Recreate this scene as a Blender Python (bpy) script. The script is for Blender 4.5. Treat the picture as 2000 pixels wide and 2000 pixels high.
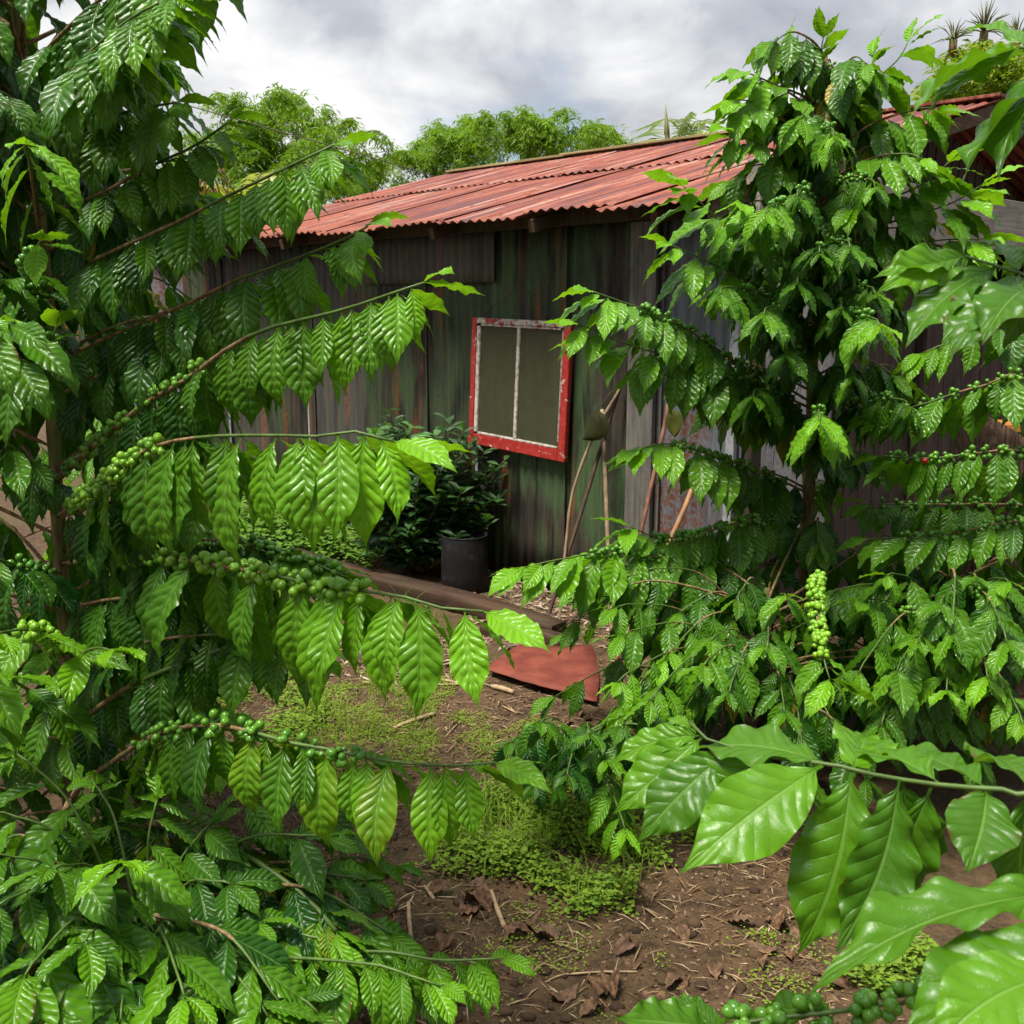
import bpy, bmesh, math, random
import numpy as np
from mathutils import Vector, Matrix, noise as mnoise

for o in list(bpy.data.objects):
    bpy.data.objects.remove(o)
SC = bpy.context.scene
COL = SC.collection
R = math.radians

# ------------------------------------------------------------------ camera
CAM_H = 1.7
PITCH = R(11.6)
cam = bpy.data.cameras.new('camera')
cam.sensor_width = 36.0
cam.lens = 36.0
cam.clip_start = 0.05
cam.clip_end = 3000
cam.dof.use_dof = True
cam.dof.focus_distance = 2.9
cam.dof.aperture_fstop = 17.0
camo = bpy.data.objects.new('camera', cam)
COL.objects.link(camo)
camo.location = (0, 0, CAM_H)
camo.rotation_euler = (R(90) - PITCH, 0, 0)
SC.camera = camo

# ------------------------------------------------------------------ light
SUN_DIR = Vector((-0.28, -0.24, 0.93)).normalized()      # towards the sun
world = bpy.data.worlds.new('World')
SC.world = world
world.use_nodes = True
wt = world.node_tree
for n in list(wt.nodes):
    wt.nodes.remove(n)


class NB:
    """small helper to write node trees"""
    def __init__(self, nt):
        self.nt = nt

    def n(self, typ, **kw):
        nd = self.nt.nodes.new(typ)
        for k, v in kw.items():
            if hasattr(nd, k) and k not in nd.inputs:
                try:
                    setattr(nd, k, v)
                    continue
                except Exception:
                    pass
            self.set(nd, k, v)
        return nd

    def set(self, nd, key, v):
        s = nd.inputs[key]
        if isinstance(v, bpy.types.NodeSocket):
            self.nt.links.new(v, s)
        elif isinstance(v, bpy.types.Node):
            self.nt.links.new(v.outputs[0], s)
        else:
            if hasattr(s.default_value, '__len__') and not hasattr(v, '__len__'):
                v = (v,) * len(s.default_value)
            if hasattr(s.default_value, '__len__') and len(s.default_value) == 4 and len(v) == 3:
                v = (*v, 1)
            s.default_value = v

    def math(self, op, a, b=None, c=None, clamp=False):
        nd = self.nt.nodes.new('ShaderNodeMath')
        nd.operation = op
        nd.use_clamp = clamp
        for i, v in enumerate((a, b, c)):
            if v is not None:
                self.set(nd, i, v)
        return nd.outputs[0]

    def vmath(self, op, a, b=None, scale=None):
        nd = self.nt.nodes.new('ShaderNodeVectorMath')
        nd.operation = op
        self.set(nd, 0, a)
        if b is not None:
            self.set(nd, 1, b)
        if scale is not None:
            self.set(nd, 'Scale', scale)
        return nd.outputs['Value'] if op in ('DOT_PRODUCT', 'LENGTH', 'DISTANCE') else nd.outputs[0]

    def mix(self, f, a, b, blend='MIX'):
        nd = self.nt.nodes.new('ShaderNodeMix')
        nd.data_type = 'RGBA'
        nd.blend_type = blend
        nd.clamp_factor = True
        self.set(nd, 0, f)
        self.set(nd, 6, a)
        self.set(nd, 7, b)
        return nd.outputs[2]

    def noise(self, vec=None, scale=5.0, detail=4.0, rough=0.55, dist=0.0, col=False):
        nd = self.nt.nodes.new('ShaderNodeTexNoise')
        if vec is not None:
            self.set(nd, 'Vector', vec)
        self.set(nd, 'Scale', scale)
        self.set(nd, 'Detail', detail)
        self.set(nd, 'Roughness', rough)
        self.set(nd, 'Distortion', dist)
        return nd.outputs['Color' if col else 'Fac']

    def ramp(self, f, stops, interp='LINEAR'):
        nd = self.nt.nodes.new('ShaderNodeValToRGB')
        nd.color_ramp.interpolation = interp
        e = nd.color_ramp.elements
        while len(e) < len(stops):
            e.new(0.5)
        for el, (p, c) in zip(e, stops):
            el.position = p
            el.color = (c, c, c, 1) if not hasattr(c, '__len__') else (*c[:3], 1)
        self.set(nd, 0, f)
        return nd.outputs[0]

    def range(self, v, a, b, c=0.0, d=1.0):
        nd = self.nt.nodes.new('ShaderNodeMapRange')
        nd.interpolation_type = 'SMOOTHSTEP'
        for i, x in enumerate((v, a, b, c, d)):
            self.set(nd, i, x)
        return nd.outputs[0]

    def xyz(self, x=0.0, y=0.0, z=0.0):
        nd = self.nt.nodes.new('ShaderNodeCombineXYZ')
        for i, v in enumerate((x, y, z)):
            self.set(nd, i, v)
        return nd.outputs[0]

    def sep(self, v):
        nd = self.nt.nodes.new('ShaderNodeSeparateXYZ')
        self.set(nd, 0, v)
        return nd.outputs

    def bump(self, h, strength=0.5, dist=0.01, normal=None):
        nd = self.nt.nodes.new('ShaderNodeBump')
        self.set(nd, 'Height', h)
        self.set(nd, 'Strength', strength)
        self.set(nd, 'Distance', dist)
        if normal is not None:
            self.set(nd, 'Normal', normal)
        return nd.outputs[0]


w = NB(wt)
SUN_EL = math.asin(SUN_DIR.z)
sky = w.n('ShaderNodeTexSky', sky_type='NISHITA', sun_disc=False)
sky.sun_elevation = SUN_EL
sky.sun_rotation = math.atan2(SUN_DIR.x, SUN_DIR.y)
sky.air_density = 1.0
sky.dust_density = 1.5
gen = w.n('ShaderNodeTexCoord').outputs['Generated']
sx, sy, sz = w.sep(gen)
cvec = w.vmath('MULTIPLY', gen, (1.0, 1.0, 1.7))
big = w.noise(w.vmath('ADD', cvec, (3.1, 1.45, 0.0)), scale=2.3, detail=7, rough=0.50, dist=0.35)
mid = w.noise(w.vmath('ADD', cvec, (8.3, 2.2, 0.0)), scale=6.5, detail=6, rough=0.55, dist=0.4)
dens = w.math('ADD', w.math('MULTIPLY', big, 0.74), w.math('MULTIPLY', mid, 0.26))
ccol = w.ramp(dens, [(0.33, (1.45, 1.45, 1.45)), (0.39, (1.08, 1.09, 1.12)), (0.44, (0.72, 0.76, 0.84)), (0.52, (0.50, 0.54, 0.62))])
gap = w.noise(w.vmath('ADD', cvec, (1.35, 5.5, 0.0)), scale=2.0, detail=6, rough=0.55)
gapf = w.math('MULTIPLY', w.range(gap, 0.45, 0.33), 0.85)
skyc = w.vmath('SCALE', sky.outputs[0], scale=0.10)
# an overcast sky is brighter overhead than near the horizon
zen = w.math('MULTIPLY', w.math('ADD', 1.0, w.math('MULTIPLY', w.math('MAXIMUM', sz, 0.0), 2.0)), 0.325)
final = w.mix(gapf, w.vmath('SCALE', ccol, scale=zen), skyc)
bg = w.n('ShaderNodeBackground')
w.set(bg, 'Color', final)
w.set(bg, 'Strength', 1.0)
wo = w.n('ShaderNodeOutputWorld')
wt.links.new(bg.outputs[0], wo.inputs[0])

sun = bpy.data.lights.new('sun', 'SUN')
sun.energy = 4.4
sun.angle = R(18)
sun.color = (1.0, 0.95, 0.86)
suno = bpy.data.objects.new('sun', sun)
COL.objects.link(suno)
suno.rotation_euler = SUN_DIR.to_track_quat('Z', 'Y').to_euler()

SC.view_settings.view_transform = 'Standard'
SC.view_settings.look = 'None'
SC.view_settings.gamma = 1.0
SC.view_settings.exposure = 0.72
SC.view_settings.use_curve_mapping = False
SC.cycles.max_bounces = 5
SC.cycles.diffuse_bounces = 2
SC.cycles.use_light_tree = False
SC.cycles.glossy_bounces = 2
SC.cycles.transmission_bounces = 4
SC.cycles.transparent_max_bounces = 6
SC.cycles.use_adaptive_sampling = True
SC.cycles.adaptive_threshold = 0.02

# ------------------------------------------------------------------ pixel <-> place
_F = Vector((0, math.cos(PITCH), -math.sin(PITCH)))
_U = Vector((0, math.sin(PITCH), math.cos(PITCH)))
CAM = Vector((0, 0, CAM_H))


def ray(x, y):
    return _F + Vector((1, 0, 0)) * ((x - 1000) / 2000) - _U * ((y - 1000) / 2000)


def P(x, y, d):
    r = ray(x, y)
    return CAM + r * (d / r.y)


def G(x, y, z=0.0):
    r = ray(x, y)
    return CAM + r * ((z - CAM_H) / r.z)


def on_plane(x, y, p0, nrm):
    r = ray(x, y)
    return CAM + r * ((p0 - CAM).dot(nrm) / r.dot(nrm))


def proj(p):
    v = p - CAM
    z = v.dot(_F)
    return (1000 + 2000 * v.x / z, 1000 - 2000 * v.dot(_U) / z, z)


# ------------------------------------------------------------------ object helpers
def tag(o, label=None, cat=None, group=None, kind=None):
    if label:
        o['label'] = label
    if cat:
        o['category'] = cat
    if group:
        o['group'] = group
    if kind:
        o['kind'] = kind
    return o


def empty(name, loc):
    o = bpy.data.objects.new(name, None)
    o.empty_display_size = 0.1
    o.location = loc
    COL.objects.link(o)
    return o


def set_parent(o, parent):
    """parent keeps the object where it stands (parents are only ever translated)"""
    o.parent = parent
    t = Vector((0, 0, 0))
    p = parent
    while p is not None:
        t += Vector(p.location) + (p.matrix_parent_inverse.translation if p.parent else Vector((0, 0, 0)))
        p = p.parent
    o.matrix_parent_inverse = Matrix.Translation(-t)


def link(name, me, mat=None, parent=None, loc=None):
    o = bpy.data.objects.new(name, me)
    COL.objects.link(o)
    if mat is not None and len(me.materials) == 0:
        me.materials.append(mat)
    if loc is not None:
        o.location = loc
    if parent is not None:
        set_parent(o, parent)
    return o


def mesh_np(name, verts, faces, uvs=None, cols=None, smooth=True, flats=None):
    """faces: int array (n,k)."""
    verts = np.asarray(verts, dtype=np.float32)
    faces = np.asarray(faces, dtype=np.int32)
    me = bpy.data.meshes.new(name)
    nf, k = faces.shape
    me.vertices.add(len(verts))
    me.vertices.foreach_set('co', verts.ravel())
    me.loops.add(nf * k)
    me.loops.foreach_set('vertex_index', faces.ravel())
    me.polygons.add(nf)
    me.polygons.foreach_set('loop_start', np.arange(0, nf * k, k, dtype=np.int32))
    me.polygons.foreach_set('loop_total', np.full(nf, k, dtype=np.int32))
    me.polygons.foreach_set('use_smooth', np.full(nf, smooth, dtype=bool))
    if uvs is not None:
        uv = me.uv_layers.new(name='UVMap')
        uv.data.foreach_set('uv', np.asarray(uvs, dtype=np.float32)[faces.ravel()].ravel())
    if cols is not None:
        at = me.color_attributes.new('tint', 'FLOAT_COLOR', 'POINT')
        c = np.ones((len(verts), 4), dtype=np.float32)
        c[:, :3] = cols
        at.data.foreach_set('color', c.ravel())
    me.update(calc_edges=True)
    me.validate()
    return me


def from_bm(name, bm, smooth=False):
    me = bpy.data.meshes.new(name)
    bm.normal_update()
    bm.to_mesh(me)
    bm.free()
    if smooth:
        me.polygons.foreach_set('use_smooth', np.ones(len(me.polygons), dtype=bool))
    return me


def frame_from(d, hint=Vector((0, 0, 1))):
    d = d.normalized()
    x = d.cross(hint)
    if x.length < 1e-4:
        x = d.cross(Vector((1, 0, 0)))
    x.normalize()
    return x, x.cross(d).normalized()


def catmull(pts, n):
    """resample a polyline of Vectors to n points along a Catmull-Rom curve"""
    P_ = [pts[0] * 2 - pts[1]] + list(pts) + [pts[-1] * 2 - pts[-2]]
    dense = []
    for i in range(1, len(P_) - 2):
        p0, p1, p2, p3 = P_[i - 1], P_[i], P_[i + 1], P_[i + 2]
        for k in range(12):
            t = k / 12
            dense.append(0.5 * ((2 * p1) + (p2 - p0) * t + (2 * p0 - 5 * p1 + 4 * p2 - p3) * t * t
                                + (3 * p1 - p0 - 3 * p2 + p3) * t ** 3))
    dense.append(P_[-2].copy())
    acc = [0.0]
    for a, b in zip(dense, dense[1:]):
        acc.append(acc[-1] + (b - a).length)
    L = acc[-1]
    out = []
    j = 0
    for i in range(n):
        s = L * i / (n - 1)
        while j < len(acc) - 2 and acc[j + 1] < s:
            j += 1
        seg = max(acc[j + 1] - acc[j], 1e-9)
        out.append(dense[j].lerp(dense[j + 1], min(1.0, (s - acc[j]) / seg)))
    return out, L


def tube_np(pts, radii, sides=7, wob=0.0, rng=None):
    vs = []
    x = None
    n = len(pts)
    for i, p in enumerate(pts):
        d = (pts[min(i + 1, n - 1)] - pts[max(i - 1, 0)]).normalized()
        if x is None:
            x, y = frame_from(d)
        else:
            x = (x - d * x.dot(d)).normalized()
            y = d.cross(x)
        for k in range(sides):
            a = 2 * math.pi * k / sides
            r = radii[i] * (1 + (rng.uniform(-wob, wob) if wob else 0))
            vs.append(p + x * (math.cos(a) * r) + y * (math.sin(a) * r))
    fs = []
    for i in range(n - 1):
        for k in range(sides):
            k2 = (k + 1) % sides
            fs.append((i * sides + k, i * sides + k2, (i + 1) * sides + k2, (i + 1) * sides + k))
    base = len(vs)
    vs.append(pts[0].copy())
    vs.append(pts[-1].copy())
    for k in range(sides):
        k2 = (k + 1) % sides
        fs.append((base, k2, k, k))
        o = (n - 1) * sides
        fs.append((base + 1, o + k, o + k2, o + k2))
    return [tuple(v) for v in vs], fs


def tube_mesh(name, pts, radii, sides=7, wob=0.0, rng=None, split=None, mats=None):
    vs, fs = tube_np(pts, radii, sides, wob, rng)
    me = bpy.data.meshes.new(name)
    me.from_pydata(vs, [], [f if f[2] != f[3] else f[:3] for f in fs])
    me.polygons.foreach_set('use_smooth', np.ones(len(me.polygons), dtype=bool))
    if split is not None:
        for q in mats:
            me.materials.append(q)
        cut = int((len(pts) - 1) * split) * sides
        me.polygons.foreach_set('material_index', (np.arange(len(me.polygons)) >= cut).astype(np.int32))
    me.update()
    return me


def box_bm(bm, c, ax, ay, az, hx, hy, hz, bevel=0.0):
    """box centred on c with half sizes along axes"""
    vs = []
    for sx_ in (-1, 1):
        for sy_ in (-1, 1):
            for sz_ in (-1, 1):
                vs.append(bm.verts.new(c + ax * (sx_ * hx) + ay * (sy_ * hy) + az * (sz_ * hz)))
    idx = [(0, 1, 3, 2), (4, 6, 7, 5), (0, 4, 5, 1), (2, 3, 7, 6), (0, 2, 6, 4), (1, 5, 7, 3)]
    fs = [bm.faces.new([vs[i] for i in f]) for f in idx]
    if bevel > 0:
        es = list({e for f in fs for e in f.edges})
        bmesh.ops.bevel(bm, geom=es, offset=bevel, segments=2, affect='EDGES', profile=0.6)
    bmesh.ops.recalc_face_normals(bm, faces=bm.faces)


def new_mat(name):
    m = bpy.data.materials.new(name)
    m.use_nodes = True
    nt = m.node_tree
    for n in list(nt.nodes):
        nt.nodes.remove(n)
    b = NB(nt)
    out = b.n('ShaderNodeOutputMaterial')
    return m, b, out


def principled(b, out, color, rough=0.6, spec=0.5, normal=None, metal=0.0, **kw):
    p = b.n('ShaderNodeBsdfPrincipled')
    b.set(p, 'Base Color', color)
    b.set(p, 'Roughness', rough)
    b.set(p, 'Specular IOR Level', spec)
    b.set(p, 'Metallic', metal)
    if normal is not None:
        b.set(p, 'Normal', normal)
    for k, v in kw.items():
        b.set(p, k, v)
    if out is not None:
        b.nt.links.new(p.outputs[0], out.inputs[0])
    return p


# ------------------------------------------------------------------ materials
NV = 10          # lateral vein pairs of a coffee leaf


def leaf_material(name, src, dark, young, under, yellow=(0.42, 0.30, 0.02), veins=True, puff=0.8, trans=0.28, fine=False, rough=0.32, vein_slant=0.16):
    m, b, out = new_mat(name)
    if src == 'OBJ':
        colr = b.n('ShaderNodeObjectInfo').outputs['Color']
    else:
        colr = b.n('ShaderNodeAttribute', attribute_name='tint').outputs['Color']
    sp = b.n('ShaderNodeSeparateColor')
    b.set(sp, 0, colr)
    age, yel, rnd = sp.outputs
    uv = b.n('ShaderNodeUVMap').outputs[0]
    u, v, _ = b.sep(uv)
    s = b.math('ABSOLUTE', b.math('SUBTRACT', b.math('MULTIPLY', u, 2.0), 1.0))
    pos = b.n('ShaderNodeNewGeometry')
    nz = b.noise(pos.outputs['Position'], scale=22, detail=3)
    base = b.mix(age, dark, young)
    base = b.mix(b.math('MULTIPLY', b.math('SUBTRACT', rnd, 0.5), 0.55), base, (0.015, 0.05, 0.012))
    base = b.mix(b.math('MULTIPLY', b.math('SUBTRACT', 0.5, rnd), 0.35), base, young)
    base = b.mix(b.range(nz, 0.35, 0.7, 0.0, 0.28), base, b.vmath('SCALE', base, scale=0.62))
    base = b.mix(b.range(b.noise(pos.outputs['Position'], 70, 2), 0.70, 0.74, 0.0, 0.55), base, (0.07, 0.045, 0.012))
    edge = b.math('MULTIPLY', b.range(s, 0.80, 0.98), b.range(b.noise(pos.outputs['Position'], 26, 2), 0.56, 0.66))
    base = b.mix(b.math('MULTIPLY', edge, b.range(rnd, 0.55, 0.8)), base, (0.10, 0.055, 0.018))
    # yellowing spreads from the margins and the midrib
    yn = b.math('ADD', b.math('MULTIPLY', nz, 0.7), b.math('MULTIPLY', s, 0.3))
    base = b.mix(b.math('MULTIPLY', b.range(yn, 0.25, 0.65), yel), base, yellow)
    normal = None
    if veins:
        mid = b.range(s, 0.075, 0.02)
        ph = b.math('FRACT', b.math('MULTIPLY', b.math('SUBTRACT', v, b.math('MULTIPLY', s, vein_slant)), float(NV)))
        dv = b.math('MINIMUM', ph, b.math('SUBTRACT', 1.0, ph))
        lat = b.math('MULTIPLY', b.range(dv, 0.07, 0.015), b.range(s, 0.95, 0.6))
        vein = b.math('MAXIMUM', mid, b.math('MULTIPLY', lat, 0.32))
        veinc = b.mix(0.5, base, (0.20, 0.36, 0.07))
        base = b.mix(b.math('MULTIPLY', vein, 0.75), base, veinc)
        pillow = b.math('MULTIPLY', b.math('SINE', b.math('MULTIPLY', ph, math.pi)), b.range(s, 0.02, 0.3))
        h = b.math('ADD', b.math('MULTIPLY', pillow, puff), b.math('SUBTRACT', b.math('MULTIPLY', nz, 0.15), b.math('MULTIPLY', vein, 0.25)))
        if fine:
            vo = b.n('ShaderNodeTexVoronoi', feature='DISTANCE_TO_EDGE')
            b.set(vo, 'Vector', pos.outputs['Position'])
            b.set(vo, 'Scale', 330.0)
            h = b.math('ADD', h, b.math('MULTIPLY', b.range(vo.outputs['Distance'], 0.0, 0.12), 0.025))
            h = b.math('ADD', h, b.math('MULTIPLY', b.noise(pos.outputs['Position'], 900, 2), 0.015))
        normal = b.bump(h, 0.8, 0.0035)
    back = pos.outputs['Backfacing']
    ub = b.mix(age, under, b.mix(0.5, under, young))
    ub = b.mix(b.math('MULTIPLY', yel, 0.7), ub, yellow)
    if veins:
        ub = b.mix(b.math('MULTIPLY', vein, 0.5), ub, (0.22, 0.33, 0.10))
    colr2 = b.mix(back, base, ub)
    rg = b.math('ADD', b.math('MULTIPLY', back, 0.22), b.math('ADD', rough, b.math('MULTIPLY', b.math('SUBTRACT', nz, 0.5), 0.25)))
    p = principled(b, None, colr2, rg, b.math('SUBTRACT', 0.34, b.math('MULTIPLY', back, 0.20)), normal)
    t = b.n('ShaderNodeBsdfTranslucent')
    b.set(t, 'Color', b.mix(0.35, b.vmath('MULTIPLY', base, (2.4, 2.0, 0.9)), b.mix(age, (0.08, 0.26, 0.008), (0.26, 0.52, 0.015))))
    mx = b.n('ShaderNodeMixShader')
    b.set(mx, 0, trans)
    b.nt.links.new(p.outputs[0], mx.inputs[1])
    b.nt.links.new(t.outputs[0], mx.inputs[2])
    b.nt.links.new(mx.outputs[0], out.inputs[0])
    return m


DARK, YOUNG, UNDER = (0.009, 0.062, 0.004), (0.165, 0.40, 0.008), (0.052, 0.155, 0.010)
M_LEAF = leaf_material('coffee_leaf', 'OBJ', DARK, YOUNG, UNDER)
M_LEAFB = leaf_material('coffee_leaf_smooth', 'OBJ', DARK, YOUNG, UNDER, puff=0.35, fine=True, rough=0.30)
M_LEAFS = leaf_material('coffee_leaf_mass', 'ATTR', DARK, YOUNG, UNDER)
M_TEA = leaf_material('shrub_leaf', 'OBJ', (0.020, 0.062, 0.016), (0.08, 0.22, 0.04), (0.04, 0.10, 0.025), trans=0.2, rough=0.33)
M_TEAS = leaf_material('shrub_leaf_mass', 'ATTR', (0.020, 0.062, 0.016), (0.08, 0.22, 0.04), (0.04, 0.10, 0.025), trans=0.2, rough=0.33)
M_WEED = leaf_material('weed_leaf', 'ATTR', (0.05, 0.15, 0.010), (0.24, 0.42, 0.02), (0.10, 0.20, 0.03), yellow=(0.30, 0.22, 0.03), veins=False, trans=0.3, rough=0.5)
M_BAMBOO = leaf_material('bamboo_leaf', 'ATTR', (0.045, 0.14, 0.010), (0.20, 0.38, 0.02), (0.10, 0.23, 0.03), yellow=(0.35, 0.30, 0.03), veins=False, trans=0.4, rough=0.5)
M_PALM = leaf_material('palm_leaf', 'ATTR', (0.03, 0.10, 0.015), (0.30, 0.38, 0.02), (0.10, 0.2, 0.03), yellow=(0.36, 0.36, 0.03), veins=False, trans=0.35, rough=0.4)


def bark_material(name, c1, c2, moss=0.0, scale=1.0):
    m, b, out = new_mat(name)
    pos = b.n('ShaderNodeNewGeometry').outputs['Position']
    n1 = b.noise(b.vmath('MULTIPLY', pos, (60 * scale, 60 * scale, 14 * scale)), 1.0, 5, 0.6)
    n2 = b.noise(pos, 9 * scale, 4)
    c = b.mix(b.range(n1, 0.35, 0.68), c1, c2)
    if moss:
        c = b.mix(b.math('MULTIPLY', b.range(n2, 0.45, 0.62), moss), c, (0.09, 0.12, 0.02))
    principled(b, out, c, 0.85, 0.25, b.bump(n1, 0.6, 0.004))
    return m


M_TRUNK = bark_material('coffee_bark', (0.075, 0.045, 0.022), (0.23, 0.15, 0.075), 0.75)
M_TWIG = bark_material('coffee_twig', (0.13, 0.075, 0.035), (0.30, 0.20, 0.10), 0.15)


def simple(name, col, rough=0.6, spec=0.4):
    m, b, out = new_mat(name)
    pos = b.n('ShaderNodeNewGeometry').outputs['Position']
    nz = b.noise(pos, 35, 4)
    c = b.mix(b.range(nz, 0.3, 0.7), b.vmath('SCALE', b.n('ShaderNodeRGB').outputs[0], scale=1.0), col)
    rgb = [n for n in b.nt.nodes if n.type == 'RGB'][0]
    rgb.outputs[0].default_value = (col[0] * 0.6, col[1] * 0.6, col[2] * 0.6, 1)
    principled(b, out, c, rough, spec, b.bump(nz, 0.3, 0.004))
    return m


M_GREENTWIG = simple('green_twig', (0.085, 0.15, 0.025), 0.5)


def cherry_material(name, src):
    m, b, out = new_mat(name)
    if src == 'OBJ':
        colr = b.n('ShaderNodeObjectInfo').outputs['Color']
    else:
        colr = b.n('ShaderNodeAttribute', attribute_name='tint').outputs['Color']
    sp = b.n('ShaderNodeSeparateColor')
    b.set(sp, 0, colr)
    a, red, rnd = sp.outputs
    pos = b.n('ShaderNodeNewGeometry').outputs['Position']
    nz = b.noise(pos, 120, 3)
    c = b.mix(a, (0.035, 0.150, 0.012), (0.20, 0.40, 0.016))
    c = b.mix(b.range(nz, 0.4, 0.7, 0.0, 0.35), c, (0.10, 0.22, 0.02))
    c = b.mix(red, c, (0.35, 0.01, 0.008))
    principled(b, out, c, 0.27, 0.5, b.bump(nz, 0.08, 0.002))
    return m


M_CHERRY = cherry_material('coffee_cherry', 'OBJ')
M_CHERRYS = cherry_material('coffee_cherry_mass', 'ATTR')

# ================================================================== the setting: ground
m, b, out = new_mat('soil')
pos = b.n('ShaderNodeNewGeometry').outputs['Position']
n1 = b.noise(pos, 1.3, 5, 0.6)
n2 = b.noise(pos, 14, 6, 0.65)
n3 = b.noise(pos, 75, 5, 0.7)
c = b.mix(b.range(n2, 0.3, 0.7), (0.040, 0.022, 0.009), (0.125, 0.072, 0.033))
c = b.mix(b.range(n3, 0.42, 0.72, 0, 0.6), c, (0.15, 0.095, 0.05))
c = b.mix(b.range(n3, 0.46, 0.28, 0, 0.8), c, (0.022, 0.012, 0.007))
c = b.mix(b.range(n1, 0.50, 0.66, 0, 0.45), c, (0.085, 0.075, 0.022))
h = b.math('ADD', b.math('MULTIPLY', n2, 0.6), b.math('MULTIPLY', n3, 0.5))
principled(b, out, c, b.range(n2, 0.3, 0.7, 0.62, 0.92), 0.3, b.bump(h, 0.9, 0.03))
M_SOIL = m


def ground_z(x, y):
    p = Vector((x, y, 0))
    near = max(0.0, 1 - max(0, abs(y - 4) - 5) / 6)
    return 0.035 * mnoise.noise(p * 1.1) + 0.016 * mnoise.noise(p * 4.3 + Vector((5, 2, 0))) * near + 0.008 * mnoise.noise(p * 13) * near - 0.02


def axis(lo, hi, step, far):
    a = list(np.arange(lo, hi, step))
    g = step
    x = hi
    while x < far:
        a.append(x)
        g *= 1.35
        x += g
    a.append(far)
    g = step
    x = lo
    pre = []
    while x > -far:
        g *= 1.35
        x -= g
        pre.append(x)
    return np.array(sorted(pre) + a)


xs = axis(-2.6, 2.6, 0.035, 900)
ys = axis(1.6, 7.6, 0.04, 900)
gv = np.array([(x, y, ground_z(x, y)) for y in ys for x in xs], dtype=np.float32)
nx = len(xs)
ii, jj = np.meshgrid(np.arange(len(ys) - 1), np.arange(nx - 1), indexing='ij')
a0 = (ii * nx + jj).ravel()
gf = np.stack([a0, a0 + 1, a0 + nx + 1, a0 + nx], axis=1)
tag(link('ground', mesh_np('ground', gv, gf), M_SOIL), kind='structure')


def GZ(x, y):
    """pixel to a point on the real ground surface"""
    p = G(x, y)
    for _ in range(2):
        p = G(x, y, ground_z(p.x, p.y))
    return p


# ================================================================== the shed
W0 = G(935, 1105)
VPX = -950.0
u_ = Vector(((VPX - 1000) / 2000, math.cos(PITCH) + math.tan(PITCH) * math.sin(PITCH), 0)).normalized()   # along the long wall, away to the left
v_ = Vector((-u_.x * 0 + u_.y, -u_.x, 0)).normalized()                                                    # along the gable end, away to the right
if v_.x < 0:
    v_ = -v_
nW = -v_                     # the long wall faces this way
nG = -u_                     # the gable end faces this way
ZV = Vector((0, 0, 1))


def wall_at(x, y, off=0.0):
    p = on_plane(x, y, W0 + nW * off, nW)
    return (p - W0).dot(u_), p.z


def WP(s, z, off=0.0):
    return W0 + u_ * s + ZV * z + nW * off


s_c, _ = wall_at(1442, 900)             # nearest corner
s_l, _ = wall_at(140, 700)              # far left end
CORNER = WP(s_c, 0)


def gable_at(x, y, off=0.0):
    p = on_plane(x, y, CORNER + nG * off, nG)
    return (p - CORNER).dot(v_), p.z


def GP(t, z, off=0.0):
    return CORNER + v_ * t + ZV * z + nG * off


OVER = 0.34
E = on_plane(1398, 388, W0 + nW * OVER, nW)          # eave corner
EAVE_Z = E.z
rp = on_plane(1958, 199, E, nG)
RW, RH = (rp - E).dot(v_), rp.z - E.z               # run and rise from eave to ridge
Lp = on_plane(335, 474, W0 + nW * OVER, nW)
ROOF_LEN = (Lp - E).dot(u_)
print('shed: corner', CORNER, 'eave', EAVE_Z, 'ridge run/rise', RW, RH, 'roof len', ROOF_LEN, 's_l', s_l, 's_c', s_c)

# materials of the shed ---------------------------------------------------------
m, b, out = new_mat('rusted_red_roof')
pos = b.n('ShaderNodeNewGeometry').outputs['Position']
oi = b.n('ShaderNodeObjectInfo')
rl = b.vmath('SUBTRACT', pos, tuple(E))
along = b.vmath('DOT_PRODUCT', rl, tuple(u_))
down = b.vmath('DOT_PRODUCT', rl, tuple(v_))
st = b.xyz(b.math('MULTIPLY', along, 9.0), b.math('MULTIPLY', down, 0.55), b.math('MULTIPLY', oi.outputs['Random'], 20.0))
st2 = b.xyz(b.math('MULTIPLY', along, 26.0), b.math('MULTIPLY', down, 1.3), 0.0)
na = b.noise(st, 1.0, 5, 0.6)
nb_ = b.noise(st2, 1.0, 5, 0.65)
nc = b.noise(pos, 7, 6, 0.65)
c = b.mix(b.range(na, 0.36, 0.62), (0.19, 0.042, 0.022), (0.30, 0.092, 0.052))
c = b.mix(b.range(nb_, 0.50, 0.60, 0, 0.85), c, (0.11, 0.034, 0.032))
c = b.mix(b.range(na, 0.56, 0.66, 0, 0.8), c, (0.37, 0.22, 0.175))
c = b.mix(b.range(na, 0.44, 0.36, 0, 0.85), c, (0.09, 0.045, 0.050))
c = b.mix(b.range(nc, 0.56, 0.66, 0, 0.85), c, (0.14, 0.035, 0.018))
c = b.mix(b.math('MULTIPLY', b.range(nb_, 0.42, 0.32), b.range(nc, 0.4, 0.55)), c, (0.27, 0.20, 0.185))
principled(b, out, c, b.range(nc, 0.3, 0.7, 0.5, 0.75), 0.3, b.bump(b.math('ADD', nc, nb_), 0.25, 0.01))
M_ROOF = m

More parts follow.
